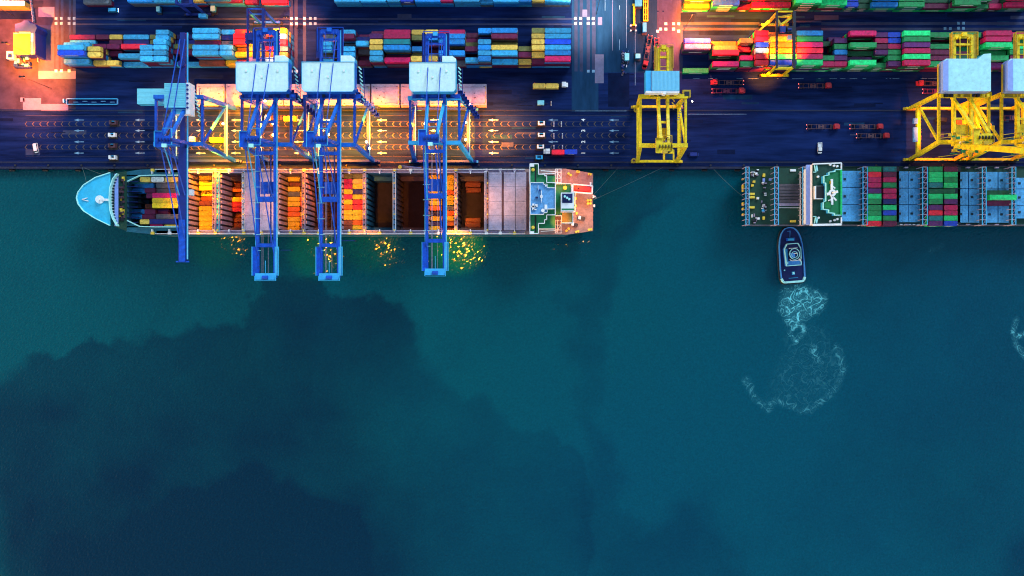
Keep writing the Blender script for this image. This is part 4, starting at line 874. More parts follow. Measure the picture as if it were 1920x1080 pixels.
    for o_ in (-1, 1) if body == 'blue' else ():
        mb.beam((Xa + o_ * ag, ya, zap), (Xg + o_ * gs * .75, rearY - 3, zg + 1), w, w, body)
    if mb.v: mb.build('backstay', t)
    if tipY is not None and not boom_up:
        mb = MB()
        for o_ in (-1, 1):
            g_ = max(gs - .2, .9)
            mb.beam((Xa + o_ * ag, ya, zap), (Xg + o_ * g_, lw(ym, tipY, .42), zg + 1), w * 1.2, w, 'lblue' if o_ < 0 else body); mb.beam((Xa + o_ * ag - .9, ya, zap), (Xg + o_ * g_, lw(ym, tipY, .82), zg + 1), w * 1.2, w, body)
        mb.build('forestay', t)
    # machinery house
    if house:
        zh = zg + 6; (a, b, c_, d) = house; mb = MB()
        e = 5; pts = [(a, c_), (b, c_), (b, d - e), (b - e * .8, d), (a + e, d), (a, d - e)] if body == 'blue' else [(a, c_ + e), (a + e, c_), (b, c_), (b, d), (a + e, d), (a, d - e)]
        if roofm in ('rib', 'ribx'): pts = [(a, c_), (b, c_), (b, d), (a, d)]
        p3 = stp(pts, zh); mb.prism(p3[::-1], zg + 1.2, zh, pale if body == 'blue' else 'lilac', roofm)
        if roofm == 'roof':
            q3 = stp([(b - 26, c_ - 12), (b - 7, c_ - 12), (b, c_ - 7), (b, c_), (b - 26, c_)], zh); mb.prism(q3[::-1], zg + 1.2, zh, 'lblue', roofm)
            for j_ in range(1, 12): xx_ = PX(a + (b - a) * j_ / 12, zh); mb.box(xx_ - .05, xx_ + .05, PY(d - 1, zh), PY(c_ + 1, zh), zh, zh + .07, roofm)
            for j_ in range(3): vx = PX(a + (b - a) * (.2 + .3 * j_), zh); vy = PY(c_ + (d - c_) * (.3 + .2 * (j_ % 2)), zh); mb.box(vx - .45, vx + .45, vy - .45, vy + .45, zh, zh + .5, 'tugc', 'white')
            mb.rail(p3, zh, 'lblue', .1, .35, True)
        if roofm == 'broof':
            q3 = stp([(a - 1, c_ + e + 1), (a + 9, c_ + 1), (a + 9, d - 1), (a - 1, d - 1)], zh); mb.prism(q3[::-1], zg + 1.4, zh + .15, 'lilac', 'lilac')
            q3 = stp([(b - 24, c_), (b - 13, c_ - 9), (b + .5, c_ - 10), (b + .5, c_ + 1)], zh); mb.prism(q3[::-1], zg + 1.3, zh - .1, 'lblue', roofm)
            mb.rail([(PX(a - 5, zh), PY(c_ + 8, zh)), (PX(a - 5, zh), PY(d, zh))], zg + 3, 'dyel', .3, 1)
        if roofm in ('rib', 'ribx'):
            for i in range(14):
                if roofm == 'rib': y = PY(c_ + (d - c_) * (i + .5) / 14, zh); mb.box(PX(a, zh) + .1, PX(b, zh) - .1, y - .12, y + .12, zh, zh + .15, roofm)
                else: x = PX(a + (b - a) * (i + .5) / 14, zh); mb.box(x - .12, x + .12, PY(d, zh) + .1, PY(c_, zh) - .1, zh, zh + .15, roofm)
        mb.build('machinery_house', t)
        mb = MB(); x0 = PX(b + 4, zh) if body == 'blue' else PX(b - 3, zh)   # zigzag stair beside the house
        for i in range(9):
            y = PY(c_ + 2, zh) - i * 1.5
            mb.beam((x0 - .5, y, zg - i * .9), (x0 + .6, y - 1.2, zg - i * .9 - .7), .55, .18, 'tugc' if body == 'blue' else 'gold')
        mb.beam((x0 - .9, PY(c_, zh), zg - 4), (x0 - .9, PY(d, zh), zg - 6), .25, .25, 'dblue'); mb.beam((x0 + .9, PY(c_, zh), zg - 4), (x0 + .9, PY(d, zh), zg - 6), .25, .25, 'dblue')
        mb.build('stairway', t)
        mb = MB(); y = PY(d + 2.5, zh); x0, x1 = PX(a + 2, zh), PX(b + 6, zh)
        mb.box(x0, x1, y - .9, y + .8, zg - .2, zg + .2, body if body == 'blue' else 'dyel'); mb.rail([(x0, y - 1), (x1, y - 1)], zg + .2, body, .16, .9)
        rs = random.Random(int(abs(Xg)))
        for i in range(12): xx = rs.uniform(x0, x1); mb.box(xx - .6, xx + .6, y - .7, y + .5, zg + .2, zg + rs.uniform(.5, 1.6), rs.choice([body, body, 'dblue' if body == 'blue' else 'dyel', 'steel']))
        mb.build('service_walkway', t)
    if body == 'blue' and not mono:   # lift shaft and gantry clutter at the landside right corner
        mb = MB(); rs = random.Random(int(abs(Xg)) + 3)
        for i in range(9):
            q_ = Vector((xtr + .6 + i * .75, ylt + 2.2 - i * .85, zt + 1 - i * 2.2)); mb.box(q_.x - 1.1, q_.x + 1.1, q_.y - .9, q_.y + .9, q_.z, q_.z + .25, 'dblue'); mb.rail([(q_.x - 1.1, q_.y + .9), (q_.x + 1.1, q_.y + .9), (q_.x + 1.1, q_.y - .9)], q_.z, 'blue', .14, 1)
        a_ = Vector((xtr + .6, ylt + 2.2, zt + .9)); mb.beam(a_, a_ + Vector((6.0, -6.8, -17.6)), .9, .4, 'dblue'); mb.build('access_platform', t)
    # operator's cab and trolley under the girders
    yt = lw(ym, tipY if (tipY is not None and not boom_up) else ylt, .3); mb = MB()
    mb.box(Xg - max(gs, 2) + .7, Xg + max(gs, 2) - .7, yt - 2.6, yt + 2.6, zg - 2.2, zg - 1.2, body); mb.build('trolley', t)
    mb = MB(); mb.box(Xg + .6, Xg + 2.9, yt - 5.4, yt - 2.8, zg - 4.6, zg - 2.2, 'white'); mb.box(Xg + .7, Xg + 2.8, yt - 5.45, yt - 5.3, zg - 4.2, zg - 2.6, 'glass'); mb.build('operator_cab', t)
    return t
GB = 'blue quay cranes over the left ship'; GY = 'yellow quay cranes'
c1 = sts('blue crane with a single dark box boom and small ribbed machinery house, leftmost', -150.9, (-168, -142.8, -164.8, -144.6), (59.5, 61.6), (84.6, 82.2), 37, 42, 60, 108.8, 10.2, 1.4, 'blue', 'dblue', (308, 348, 156, 202), GB, mono=True, roofm='rib')
mb = MB(); z = 47.5; mb.box(PX(348.5, z), PX(355.5, z), PY(214, z), PY(155, z), 42, z, 'white'); mb.box(PX(321, z - 1), PX(348, z - 1), PY(214, z - 1), PY(204.5, z - 1), 42, z - 1, 'white', 'rib')
for y in (160, 168, 176, 184, 194, 202): p = P(352, y, z); mb.cyl(p, p + Vector((0, 0, .6)), .45, 'dblue', 8)
mb.build('ventilation_deck', c1)
mb = MB(); z = 30.0; mb.box(PX(257, z), PX(309, z), PY(195, z), PY(166, z), z - 4, z, 'lblue', 'rib'); mb.beam((PX(290, z), PY(180, z), z - 4), (PX(310, z), PY(195, z), 38), .6, .6, 'blue'); mb.build('electrical_house', c1)
mb = MB(); mb.beam((-151, 108.8, 42.5), (-151, 97, 42.5), 1.2, .6, 'lblue'); mb.cyl((-151, 95, 43), (-151, 95, 44.6), 1.4, 'dblue', 12); mb.build('rear_jib', c1)
c2 = sts('blue twin-girder crane with white roofed house, second crane from the left', -115.0, (-127.5, -105.2, -127.3, -105.8), (59.8, 61.4), (85, 82.0), 37, 42, 61, 109.5, 3.2, 3.75, 'blue', 'dblue', (442.5, 541, 116, 172), GB)
c3 = sts('blue twin-girder crane with white roofed house, third crane from the left', -87.6, (-101, -76.4, -99.8, -78.1), (59.5, 61.3), (85.2, 82.2), 37, 42, 61, 109.8, 3.2, 3.75, 'blue', 'dblue', (566, 665, 116, 172), GB)
c4 = sts('blue twin-girder crane standing apart, rightmost blue one, with flared pale legs', -42.1, (-56.5, -29.4, -53.8, -32.4), (59.3, 62.2), (84.4, 81.6), 37, 42, 60, 108.0, 5.2, 3.75, 'blue', 'lblue', (767.5, 855, 117, 172), GB)
c5 = sts('yellow crane standing alone between the two ships with a ribbed pale blue house', 57.2, (49.8, 68.6, 47.7, 67.8), (59.3, 62.2), (85.4, 84.0), 30, 34, 40, 104.5, None, 2.0, 'yel', 'dyel', (1222, 1274, 133, 170), GY, roofm='ribx', low=9)
mb = MB(); z = 40; mb.box(PX(1211, z), PX(1221.5, z), PY(171, z), PY(132, z), 35, z - .6, 'lblue', 'lblue'); mb.box(PX(1211, z), PX(1274, z), PY(173.5, z), PY(170.3, z), 35.3, z - .2, 'white'); mb.box(PX(1243, z), PX(1249, z), PY(176, z), PY(171, z), 36, z, 'white'); mb.build('house_annex', c5)
mb = MB(); rs = random.Random(2)
for i in range(30): q_ = P(rs.uniform(1236, 1256), rs.uniform(255, 285), 38); mb.box(q_.x - rs.uniform(.2, .7), q_.x + .4, q_.y - rs.uniform(.3, 1), q_.y + .3, 36, q_.z + rs.uniform(-.5, 1.2), rs.choice(['steel', 'dyel', 'steel', 'yel', 'beam']))
mb.beam(P(1234, 283, 36), P(1262, 283, 36), 1.8, 1, 'yel'); mb.beam(P(1245, 281, 36), P(1245, 300, 34), .8, .8, 'yel'); mb.beam(P(1263, 281, 36), P(1263, 300, 34), .6, .6, 'yel'); mb.beam(P(1244, 287, 36), P(1263, 287, 36), .5, .5, 'yel')
mb.build('boom_hinge', c5)
mb = MB(); q_ = P(1290, 176, 31); mb.box(q_.x - 2.4, q_.x + 1.2, q_.y - 1.5, q_.y + 1.8, 29, 31, 'dyel', 'dyel'); mb.box(q_.x - 1.6, q_.x + .6, q_.y - 1, q_.y + 1, 31, 31.3, 'steel')
for i in range(9): mb.box(q_.x - 1.6 - .18 * i, q_.x - .8 - .18 * i, q_.y - 2.4 - i * .9, q_.y - 2.0 - i * .9, 28 - i, 28.2 - i, 'beam')
mb.build('cable_reel', c5)
for xx in (1233, 1246, 1251): pass
mb = MB()
for xx, yy in ((1192.5, 206.5), (1188, 301.5)): q_ = P(xx, yy, 3); mb.cyl(q_ + Vector((0, 0, 0)), q_ + Vector((0, 0, 1)), 1.15, 'dyel', 14); mb.cyl(q_ + Vector((0, 0, 1)), q_ + Vector((0, 0, 1.2)), .5, 'oxide', 10)
build_split(mb, 'cable_drum', c5)
for i, (dx, lb) in enumerate(((0.0, 'yellow crane with raised boom, left one of the right edge pair'), (27.4, 'yellow crane with raised boom cut off by the right edge of the photo'))):
    c = sts(lb, 185.0 + dx, (180.3 + dx, 202 + dx, 177.2 + dx, 199 + dx), (60.2, 62.6), (84.6, 83.4), 37, 42, 60, 107.8, None if i else 3.0, 3.75, 'yel', 'dyel', tuple(v + (dx * F / (CH - 48) if j < 2 else 0) for j, v in enumerate((1769, 1858, 110, 171))), GY, boom_up=True, roofm='broof')
    mb = MB(); rs = random.Random(i + 4); Xg = 185 + dx
    for j in range(60):
        q_ = Vector((Xg + rs.uniform(-9, 6), 59 + rs.uniform(-4, 5), 44 + rs.uniform(0, 12)))
        if rs.random() < .6: mb.beam(q_, q_ + Vector((rs.uniform(-3.5, 3.5), rs.uniform(-.8, .8), 0)), .22, .5, rs.choice(['yel', 'dyel', 'gdeck', 'steel']))
        else: mb.box(q_.x - .6, q_.x + .6, q_.y - .6, q_.y + .6, q_.z, q_.z + .8, rs.choice(['yel', 'dyel', 'gdeck', 'yel']))
    for y in (66, 56.5): mb.rail([(Xg - 11, y - 1.4), (Xg - 1, y)], 43, 'dyel', .2, 1); mb.rail([(Xg - 11, y - 3), (Xg - 1, y - 1.5)], 43, 'dyel', .2, 1)
    build_split(mb, 'boom_hoist_deck', c)
    if i == 0:
        mb = MB()
        for y0, y1 in ((222, 232), (239, 266)): a_, b_ = P(1716.2, y0, 13), P(1716.2, y1, 13); mb.box(a_.x - .95, a_.x + .95, b_.y, a_.y, 12.3, 13.4, 'bdeck')
        mb.build('warning_panel', c)
# floodlights visible as glowing fixtures on the cranes
def bulbs(parent, pts, m='bulb', r=.55):
    for x, y, z in pts:
        mb = MB(); p = P(x, y, z); mb.cyl(p, p + Vector((0, 0, .35)), r, m, 12, r * .6); mb.build('lamp', parent)
bulbs(c1, [(418, 232, 13)]); bulbs(c2, [(497, 189, 30), (512, 232, 14), (512, 253, 14), (560, 279, 14)]); bulbs(c3, [(617, 226, 14), (616, 252, 14), (687, 266, 14), (693, 278, 13)])
bulbs(c4, [(797, 232, 14), (873, 229, 13), (873, 262, 13), (800, 261, 30)]); bulbs(c5, [(1283, 187, 8), (1298, 190, 4)], 'wbulb', .35)

# ================================================================== YARD GANTRIES (rubber tyred)
def rtg(label, X0, X1, YS, YN_, zt, body, dark, tr, group):
    t = thing('yard_gantry', ((X0 + X1) / 2, YS, 0), label, 'gantry crane', group)
    for y in (YS, YN_):
        mb = MB(); mb.beam((X0 - 2.5, y, 1.9), (X1 + 2.5, y, 1.9), 1.1, 1.0, body); mb.build('sill_beam', t)
        for x in (X0 - 1.8, X1 + 1.8):
            for k in (-1, 1):
                mb = MB(); mb.cyl((x + k * 1.0, y - .45, .8), (x + k * 1.0, y + .45, .8), .8, 'black', 14); mb.cyl((x + k, y - .48, .8), (x + k, y + .48, .8), .35, dark, 10); mb.build('wheel', t)
        for x in (X0, X1): mb = MB(); mb.beam((x, y, 2.2), (x, y, zt), 1.0, 1.0, body); mb.build('leg', t)
        mb = MB(); mb.beam((X0, y, zt - 5), (X1, y, zt - 5), .6, .7, body); mb.build('cross_tie', t)
    for x, w in ((X0, .75), (X1, 1.3)): mb = MB(); mb.beam((x, YS - 1, zt), (x, YN_ + 1, zt), w, 1.5, dark); mb.build('girder', t)
    for y in (YS - .8, YN_ + .8): mb = MB(); mb.beam((X0, y, zt), (X1, y, zt), .6, .8, body); mb.build('end_tie', t)
    mb = MB(); ty = tr; mb.box(X0 + .5, X1 - .5, ty - 1.8, ty + 1.8, zt + .6, zt + 1.2, 'steel', 'steel'); mb.box(X0 + .9, X0 + 3.3, ty - 1.4, ty + 1.4, zt + 1.2, zt + 2.8, 'dblue'); mb.box(X0 + 4, X1 - 1.4, ty - 1.2, ty + 1.2, zt + 1.2, zt + 2.2, 'steel'); mb.cyl((X0 + 4.4, ty, zt + 2.4), (X1 - 1.8, ty, zt + 2.4), .5, 'dblue', 10); mb.build('trolley', t)
    mb = MB(); mb.box(X1 - 2.6, X1 - .8, ty - 3.8, ty - 1.9, zt - 2.4, zt - .4, 'white'); mb.box(X1 - 2.5, X1 - .9, ty - 3.85, ty - 3.75, zt - 2, zt - .8, 'glass'); mb.build('operator_cab', t)
    return t
GR = 'rubber-tyred gantries spanning the yard stacks'
r1 = rtg('yellow gantry straddling the brightly lit orange stacks of the right block', 111.5, 119.4, 100.4, 124.6, 19, 'yel', 'steel', 116.6, GR)
mb = MB(); mb.beam((111.5, 124.6, 17), (113.5, 119, 18.5), .9, .9, 'dyel'); mb.beam((104.8, 118.2, 12), (111.5, 124.5, 18), .9, .6, 'dyel'); mb.beam((112, 123, 18.4), (118.5, 124.2, 18.6), .5, .5, 'dyel'); mb.beam((112.5, 119, 18.3), (118.8, 123, 18.4), .9, .5, 'yel')
mb.box(107.5, 111, 112.8, 114.6, 12, 13, 'yel', 'dyel'); build_split(mb, 'access_ladder', r1)
r2 = rtg('dark blue gantry at the upper edge above the far left block', -163.5, -156.8, 129.6, 152, 19, 'dblue', 'dblue', 141, GR)
r3 = rtg('blue gantry over the red and orange lit stack left of the second crane', -130.8, -123.6, 100.6, 125.8, 19, 'blue', 'dblue', 113, GR)
mb = MB(); q_ = P(380, 29, 5); mb.box(q_.x - 2, q_.x + 1.6, q_.y - .9, q_.y + .9, 2.5, 5, 'lblue', 'lblue'); mb.build('power_pack', r2)
mb = MB(); q_ = P(440, 61, 19); mb.box(-131.5, -123, 110.3, 115.4, 20.3, 20.8, 'dblue'); mb.build('trolley_deck', r3)

# ================================================================== QUAY OBJECTS
# hatch cover stacks
HC = None
for i, (x, nm) in enumerate(((368, 'first from the left, brightly lit amber'), (423, 'second from the left, beside the amber one'), (478, 'third from the left, largely under a crane house'), (532, 'fourth from the left, between two crane houses'), (587, 'fifth from the left, largely under a crane house'), (641, 'sixth from the left, in the open'), (696, 'seventh from the left, between cranes'), (751, 'eighth from the left, largely under a crane house'), (806, 'ninth from the left, under a blue crane'), (860, 'last at the right end of the row'))):
    t = thing('hatch_cover_stack', P(x + 26, 177, 0), 'pink hatch cover pile on the quay, ' + nm, 'hatch covers', 'hatch cover piles in a row behind the blue cranes')
    n = 3; z = 0.25; w = PX(x + 52, 4) - PX(x, 4)
    if x == 860: w *= 1.0
    for k in range(n):
        mb = MB(); a = PX(x, 4); y0, y1 = PY(196.5, 4), PY(157, 4)
        s_ = .25 * (n - 1 - k); mb.box(a - s_ * .2, a + w, y0 - s_, y1 + s_ * .3, z, z + .95, 'hatch', 'hatch')
        if k == n - 1:
            for j in range(2): mb.box(a + .3, a + w - .3, (y1 - 1.7) if j == 0 else y0 + .9, (y1 - 1.4) if j == 0 else y0 + 1.2, z + .95, z + 1.1, 'beam')
            mb.box(a + w * .49, a + w * .51, y0 + .2, y1 - .2, z + .95, z + 1.08, 'beam')
            for j in range(4): mb.box(a + w - .5, a + w - .25, y0 + 1 + j * 2.2, y0 + 2.2 + j * 2.2, z + .95, z + 1.2, 'dyel')
            rs = random.Random(x)
            for j in range(6): u_, v_ = rs.uniform(1, w - 1.5), rs.uniform(1.5, 8); mb.box(a + u_, a + u_ + .5, y0 + v_, y0 + v_ + .35, z + .95, z + 1.1, 'steel')
        mb.build('hatch_cover', t); z += 1.15
    mb = MB()
    for u_ in (.08, .5, .92):
        for v_ in (.1, .9): mb.box(PX(x, 4) + w * u_ - .4, PX(x, 4) + w * u_ + .4, PY(196.5, 4) + 9.6 * v_ - .3, PY(196.5, 4) + 9.6 * v_ + .3, 0, z - .2, 'steel')
    mb.build('spacer_block', t)
# terminal trucks
def truck(cabm, frame, loaded=False):
    t = thing('terminal_truck', (0, 0, 0), 'truck', 'truck', local=True)
    mb = MB(); mb.box(5.9, 8.0, -1.15, 1.15, 1.0, 2.9, cabm); mb.box(6.0, 7.7, -1.05, .25, 2.9, 3.2, cabm); mb.box(8.0, 8.9, -1.0, 1.0, .9, 1.6, cabm); mb.box(4.6, 5.9, -.9, .9, .9, 1.25, 'steel')
    cb = mb.build('cab', t)
    mb = MB(); mb.box(7.98, 8.04, -1.0, .2, 1.9, 2.7, 'glass'); mb.build('windscreen', cb)
    mb = MB()
    for s in (-1, 1): mb.box(-6.6, 5.2, s * .95 - .1, s * .95 + .1, 1.1, 1.4, frame)
    for x in (-6.5, -4.8, -2.2, -.6, .6, 2.2, 4.6): mb.box(x - .1, x + .1, -1.2, 1.2, 1.1, 1.45, frame)
    mb.poly([(-1.5, -1.1, 1.47), (0, -.3, 1.47), (1.5, -1.1, 1.47), (1.5, 1.1, 1.47), (0, .3, 1.47), (-1.5, 1.1, 1.47)], [(0, 1, 4, 5), (1, 2, 3, 4)], frame)
    mb.box(-6.9, -5.4, -1.2, -1.05, 1.0, 1.45, frame); mb.box(-6.9, -5.4, 1.05, 1.2, 1.0, 1.45, frame); mb.build('chassis', t)
    for x in (-5.4, -4.2, 5.0, 7.4):
        for s in (-1, 1): mb = MB(); mb.cyl((x, s * 1.15, .5), (x, s * .7, .5), .5, 'black', 12); mb.build('wheel', t)
    mb = MB(); mb.box(-7.0, -6.9, -1.1, -.7, 1.1, 1.35, 'red_l'); mb.box(-7.0, -6.9, .7, 1.1, 1.1, 1.35, 'red_l'); mb.build('tail_light', t)
    return t
protoR = truck('red', 'oxide'); protoW = truck('white', 'steel'); protoP = truck('red', CM['m'])
used = set(); GT = 'terminal trucks on the quay'
for pr, x, y, rz, lb in ((protoR, 1366, 156, 180, 'red cab truck with empty skeletal trailer facing left, upper of two side by side'), (protoP, 1361, 171.5, 0, 'all red truck with empty trailer facing right, lower of two side by side'), (protoR, 1523, 162, 0, 'red cab truck with empty trailer below the yellow yard gantry'),
    (protoR, 1538, 238.5, 0, 'empty red cab truck mid quay, left of another in its lane'), (protoR, 1619, 238.5, 0, 'empty red cab truck in the same lane ahead of its twin'), (protoR, 1631, 255.5, 0, 'empty red cab truck in the lower lane of the three truck group'),
    (protoR, 1750, 157.5, 180, 'red cab truck with empty trailer partly behind the yellow crane house'), (protoP, 1755, 172, 0, 'red trailer truck half hidden under the yellow crane at right'), (protoR, 1214, 94, 260, 'empty trailer truck parked nose down left of another above the ribbed house'), (protoP, 1230, 99, 268, 'dark red trailer truck parked nose down beside the yellow crane rear'),
    (protoW, 1030, 160.5, 0, 'white cab truck carrying two tan containers toward the right'), (protoW, 1054, 285, 180, 'pale cab truck carrying a magenta and a blue container near quay edge'), (protoW, 391, 262, 180, 'white cab truck with a yellow container inside the leftmost crane portal'), (protoW, 532, 222, 180, 'white cab truck with yellow container between the second and third cranes'), (protoR, 1900, 222, 0, 'red lit truck between the two right edge yellow cranes')):
    o = pr if pr not in used else copy_tree(pr)
    used.add(pr); o.location = P(x, y, 0); o.rotation_euler = (0, 0, R(rz)); o['label'] = lb; o['group'] = GT
def cload(x, y, k, lb, L=L20, z=1.5, rz=0): 
    o = bpy.data.objects.new('shipping_container', cmesh(L, k)); C.objects.link(o); p = P(x, y, z + 2.6); o.location = (p.x, p.y, z); o.rotation_euler = (0, 0, R(rz)); tag(o, lb, 'container', 'containers riding on trucks')
cload(1011, 160.5, 'y', 'tan container on the rear half of the white cab truck'); cload(1035.5, 160.7, 'y', 'tan container on the front half, just behind the white cab')
cload(1046.5, 285, 'r', 'magenta red container just behind the pale truck cab near the quay edge'); cload(1070.5, 284.5, 'B', 'blue container at the tail of the truck near the quay edge')
cload(405, 262, 'Y', 'yellow container on the truck in the leftmost crane portal'); cload(543, 222, 'Y', 'yellow container on the truck between the second and third cranes')
cload(1799, 234, 'O', 'orange container set crosswise under the yellow crane at right', rz=90, z=.3)
# vans, pickup, car
def car(body, name='pickup_truck', L=5.4, W=2.0, bed=True):
    t = thing(name, (0, 0, 0), 'car', 'pickup' if bed else 'car', local=True); mb = MB(); h = L / 2
    mb.prism([(-h, -W / 2 + .1), (-h + .15, -W / 2), (h - .6, -W / 2), (h, -W / 2 + .35), (h, W / 2 - .35), (h - .6, W / 2), (-h + .15, W / 2), (-h, W / 2 - .1)], .45, 1.05, body)
    mb.prism([(-.2 if bed else -h + .5, -W / 2 + .15), (1.5, -W / 2 + .15), (1.5, W / 2 - .15), (-.2 if bed else -h + .5, W / 2 - .15)], 1.05, 1.65, 'glass', body, [(-.4 if bed else -h + .2, -W / 2 + .05), (1.9, -W / 2 + .05), (1.9, W / 2 - .05), (-.4 if bed else -h + .2, W / 2 - .05)])
    if bed: mb.rail([(-.4, -W / 2 + .08), (-h + .1, -W / 2 + .08), (-h + .1, W / 2 - .08), (-.4, W / 2 - .08)], 1.05, body, .12, .45)
    mb.build('body', t)
    mb = MB(); mb.poly([(1.5, -W / 2 + .2, 1.66), (1.92, -W / 2 + .12, 1.08), (1.92, W / 2 - .12, 1.08), (1.5, W / 2 - .2, 1.66)], [(0, 1, 2, 3)], 'glass'); mb.build('windscreen', t)
    for x in (-h * .62, h * .62):
        for s in (-1, 1): mb = MB(); mb.cyl((x, s * W / 2, .38), (x, s * (W / 2 - .25), .38), .38, 'black', 12); mb.build('wheel', t)
    return t
o = car('white', 'pickup_truck', 5.2); o.location = P(1536, 278, 0); o.rotation_euler = (0, 0, R(-90)); o['label'] = 'white pickup driving down the empty quay above the dark green ship bridge'
o = car('dblue', 'parked_car', 4.6, 1.9, False); o.location = P(1300, 290, 0); o.rotation_euler = (0, 0, 0); o['label'] = 'small blue car beside the lone yellow crane leg'
o = car('black', 'parked_van', 5.6, 2.1, False); o.location = P(1763, 225, 0); o['label'] = 'black van in the lit lane under the yellow crane at right'; o['category'] = 'van'
o = car('white', 'parked_car', 4.6, 1.9, False); o.location = P(69, 278, 0); o.rotation_euler = (0, 0, R(-80)); o['label'] = 'white car alone near the quay edge at far left'
o = car('lblue', 'parked_car', 4.8, 1.9, False); o.location = P(214, 20, 0); o.rotation_euler = (0, 0, 0); o['label'] = 'pale car with headlights on driving along the upper left road'
mb = MB(); mb.box(2.42, 2.5, -.8, -.4, .6, .9, 'wbulb'); mb.box(2.42, 2.5, .4, .8, .6, .9, 'wbulb'); mb.build('headlight', o)
# small site cages, kiosks and spreaders
def cage(x, y, lb, m='white', w=2.6, d=1.8, cat='work cage'):
    p = P(x, y, 0); t = thing('lashing_cage', p, lb, cat, 'lashing cages on the truck lanes'); mb = MB()
    for sx in (-1, 1):
        mb.box(p.x + sx * w / 2 - .35, p.x + sx * w / 2 + .35, p.y - d / 2, p.y + d / 2, .2, 2.2, m)
    mb.build('side_panel', t); mb = MB(); mb.box(p.x - w / 2, p.x + w / 2, p.y - d / 2, p.y - d / 2 + .7, .2, 1.6, m); mb.box(p.x - w / 2, p.x + w / 2, p.y + d / 2 - .25, p.y + d / 2, .2, 1.3, 'lblue'); mb.build('bench', t)
    mb = MB(); mb.box(p.x - w / 2 - .9, p.x + w / 2 + .9, p.y - d / 2 - .8, p.y + d / 2 + .6, 0, .18, 'black'); mb.build('rubber_base', t)
for x, y, lb, m in ((1015, 232, 'white steel cage in the top truck lane left of the marker posts', 'white'), (1015, 254, 'white steel cage in the middle truck lane left of the marker posts', 'white'), (1013.5, 276, 'white steel cage in the bottom truck lane above the truck cab', 'white'), (1011, 296, 'pale blue cage at the quay edge below the truck cab', 'lblue'),
    (213, 254, 'white cage in the middle lane at left', 'white'), (214, 296, 'pale cage near the quay edge left of the bow', 'white'), (215, 231, 'dark red cage in the top lane at left', 'oxide'), (213, 274, 'dark red cage in the lower lane at left', 'oxide')): cage(x, y, lb, m)
for x, y0, nn in ((1038.5, 233, 'upper lane, left row'), (1052.5, 233, 'upper lane, right row'), (1038.5, 255, 'middle lane, left row'), (1054.5, 255, 'middle lane, right row'), (1038.5, 277, 'lower lane, left row'), (1054.5, 277, 'lower lane, right row')):
    for k in range(4):
        p = P(x, y0 - 4 + k * 2.7, 0); mb = MB(); mb.cyl(p, p + Vector((0, 0, .9)), .26, 'white', 8, .12); mb.box(p.x - .3, p.x + .3, p.y - .3, p.y + .3, p.z, .06, 'beam')
        mb.build('marker_cone', label='white marker cone in a short row of four, ' + nn, cat='cone', group='marker cones, ' + nn, origin=p)
def simple(name, label, cat, parts, loc, group=None):
    t = thing(name, loc, label, cat, group)
    for nm, f in parts: mb = MB(); f(mb); mb.build(nm, t)
    return t
p = P(1014, 194, 0)
simple('generator_trailer', 'pale blue generator trailer with a drawbar on the open quay', 'trailer', [('housing', lambda m: m.box(p.x - 1.6, p.x + 1.6, p.y - 1, p.y + 1, .6, 2.2, 'tugc', 'rib')), ('drawbar', lambda m: m.box(p.x + 1.6, p.x + 3.4, p.y - .1, p.y + .1, .5, .65, 'steel')), ('wheel', lambda m: (m.cyl((p.x, p.y - 1.05, .4), (p.x, p.y - .8, .4), .4, 'black', 12), m.cyl((p.x, p.y + .8, .4), (p.x, p.y + 1.05, .4), .4, 'black', 12)))], p)
for k in range(4):
    q_ = P(1033.5, 190.5 + k * 2.4, 0); mb = MB(); mb.cyl(q_, q_ + Vector((0, 0, .9)), .25, 'white', 8, .12); mb.build('marker_cone', label='white cone in the row right of the generator trailer', cat='cone', group='cones beside the generator trailer', origin=q_)
q1 = P(1188.5, 29, 0); simple('container_spreader', 'slim yellow H-shaped spreader lying left of the bigger yellow frame', 'spreader', [('beam', lambda m: m.box(q1.x - .45, q1.x + .45, q1.y - 5, q1.y + 5, .3, 1.2, 'yel')), ('end_beam', lambda m: (m.box(q1.x - .8, q1.x + .8, q1.y - 5.2, q1.y - 4.5, .3, 1.4, 'yel'), m.box(q1.x - .8, q1.x + .8, q1.y + 4.5, q1.y + 5.2, .3, 1.4, 'yel')))], q1)
q2 = P(1210, 17, 0)
def fr(m):
    for s in (-1, 0, 1): m.box(q2.x + s * 1.0 - .2, q2.x + s * 1.0 + .2, q2.y - 6, q2.y + 6, .8, 1.5, 'yel')
    for k in range(5): m.box(q2.x - 1.2, q2.x + 1.2, q2.y - 6 + k * 3 - .25, q2.y - 6 + k * 3 + .25, .8, 1.4, 'yel' if k in (0, 4) else 'dyel')
simple('container_spreader', 'broad yellow ladder-like spreader frame at the top of the access road', 'spreader', [('frame', fr), ('skid', lambda m: m.box(q2.x - 1.1, q2.x + 1.1, q2.y - 5.8, q2.y + 5.8, 0, .6, 'steel'))], q2)
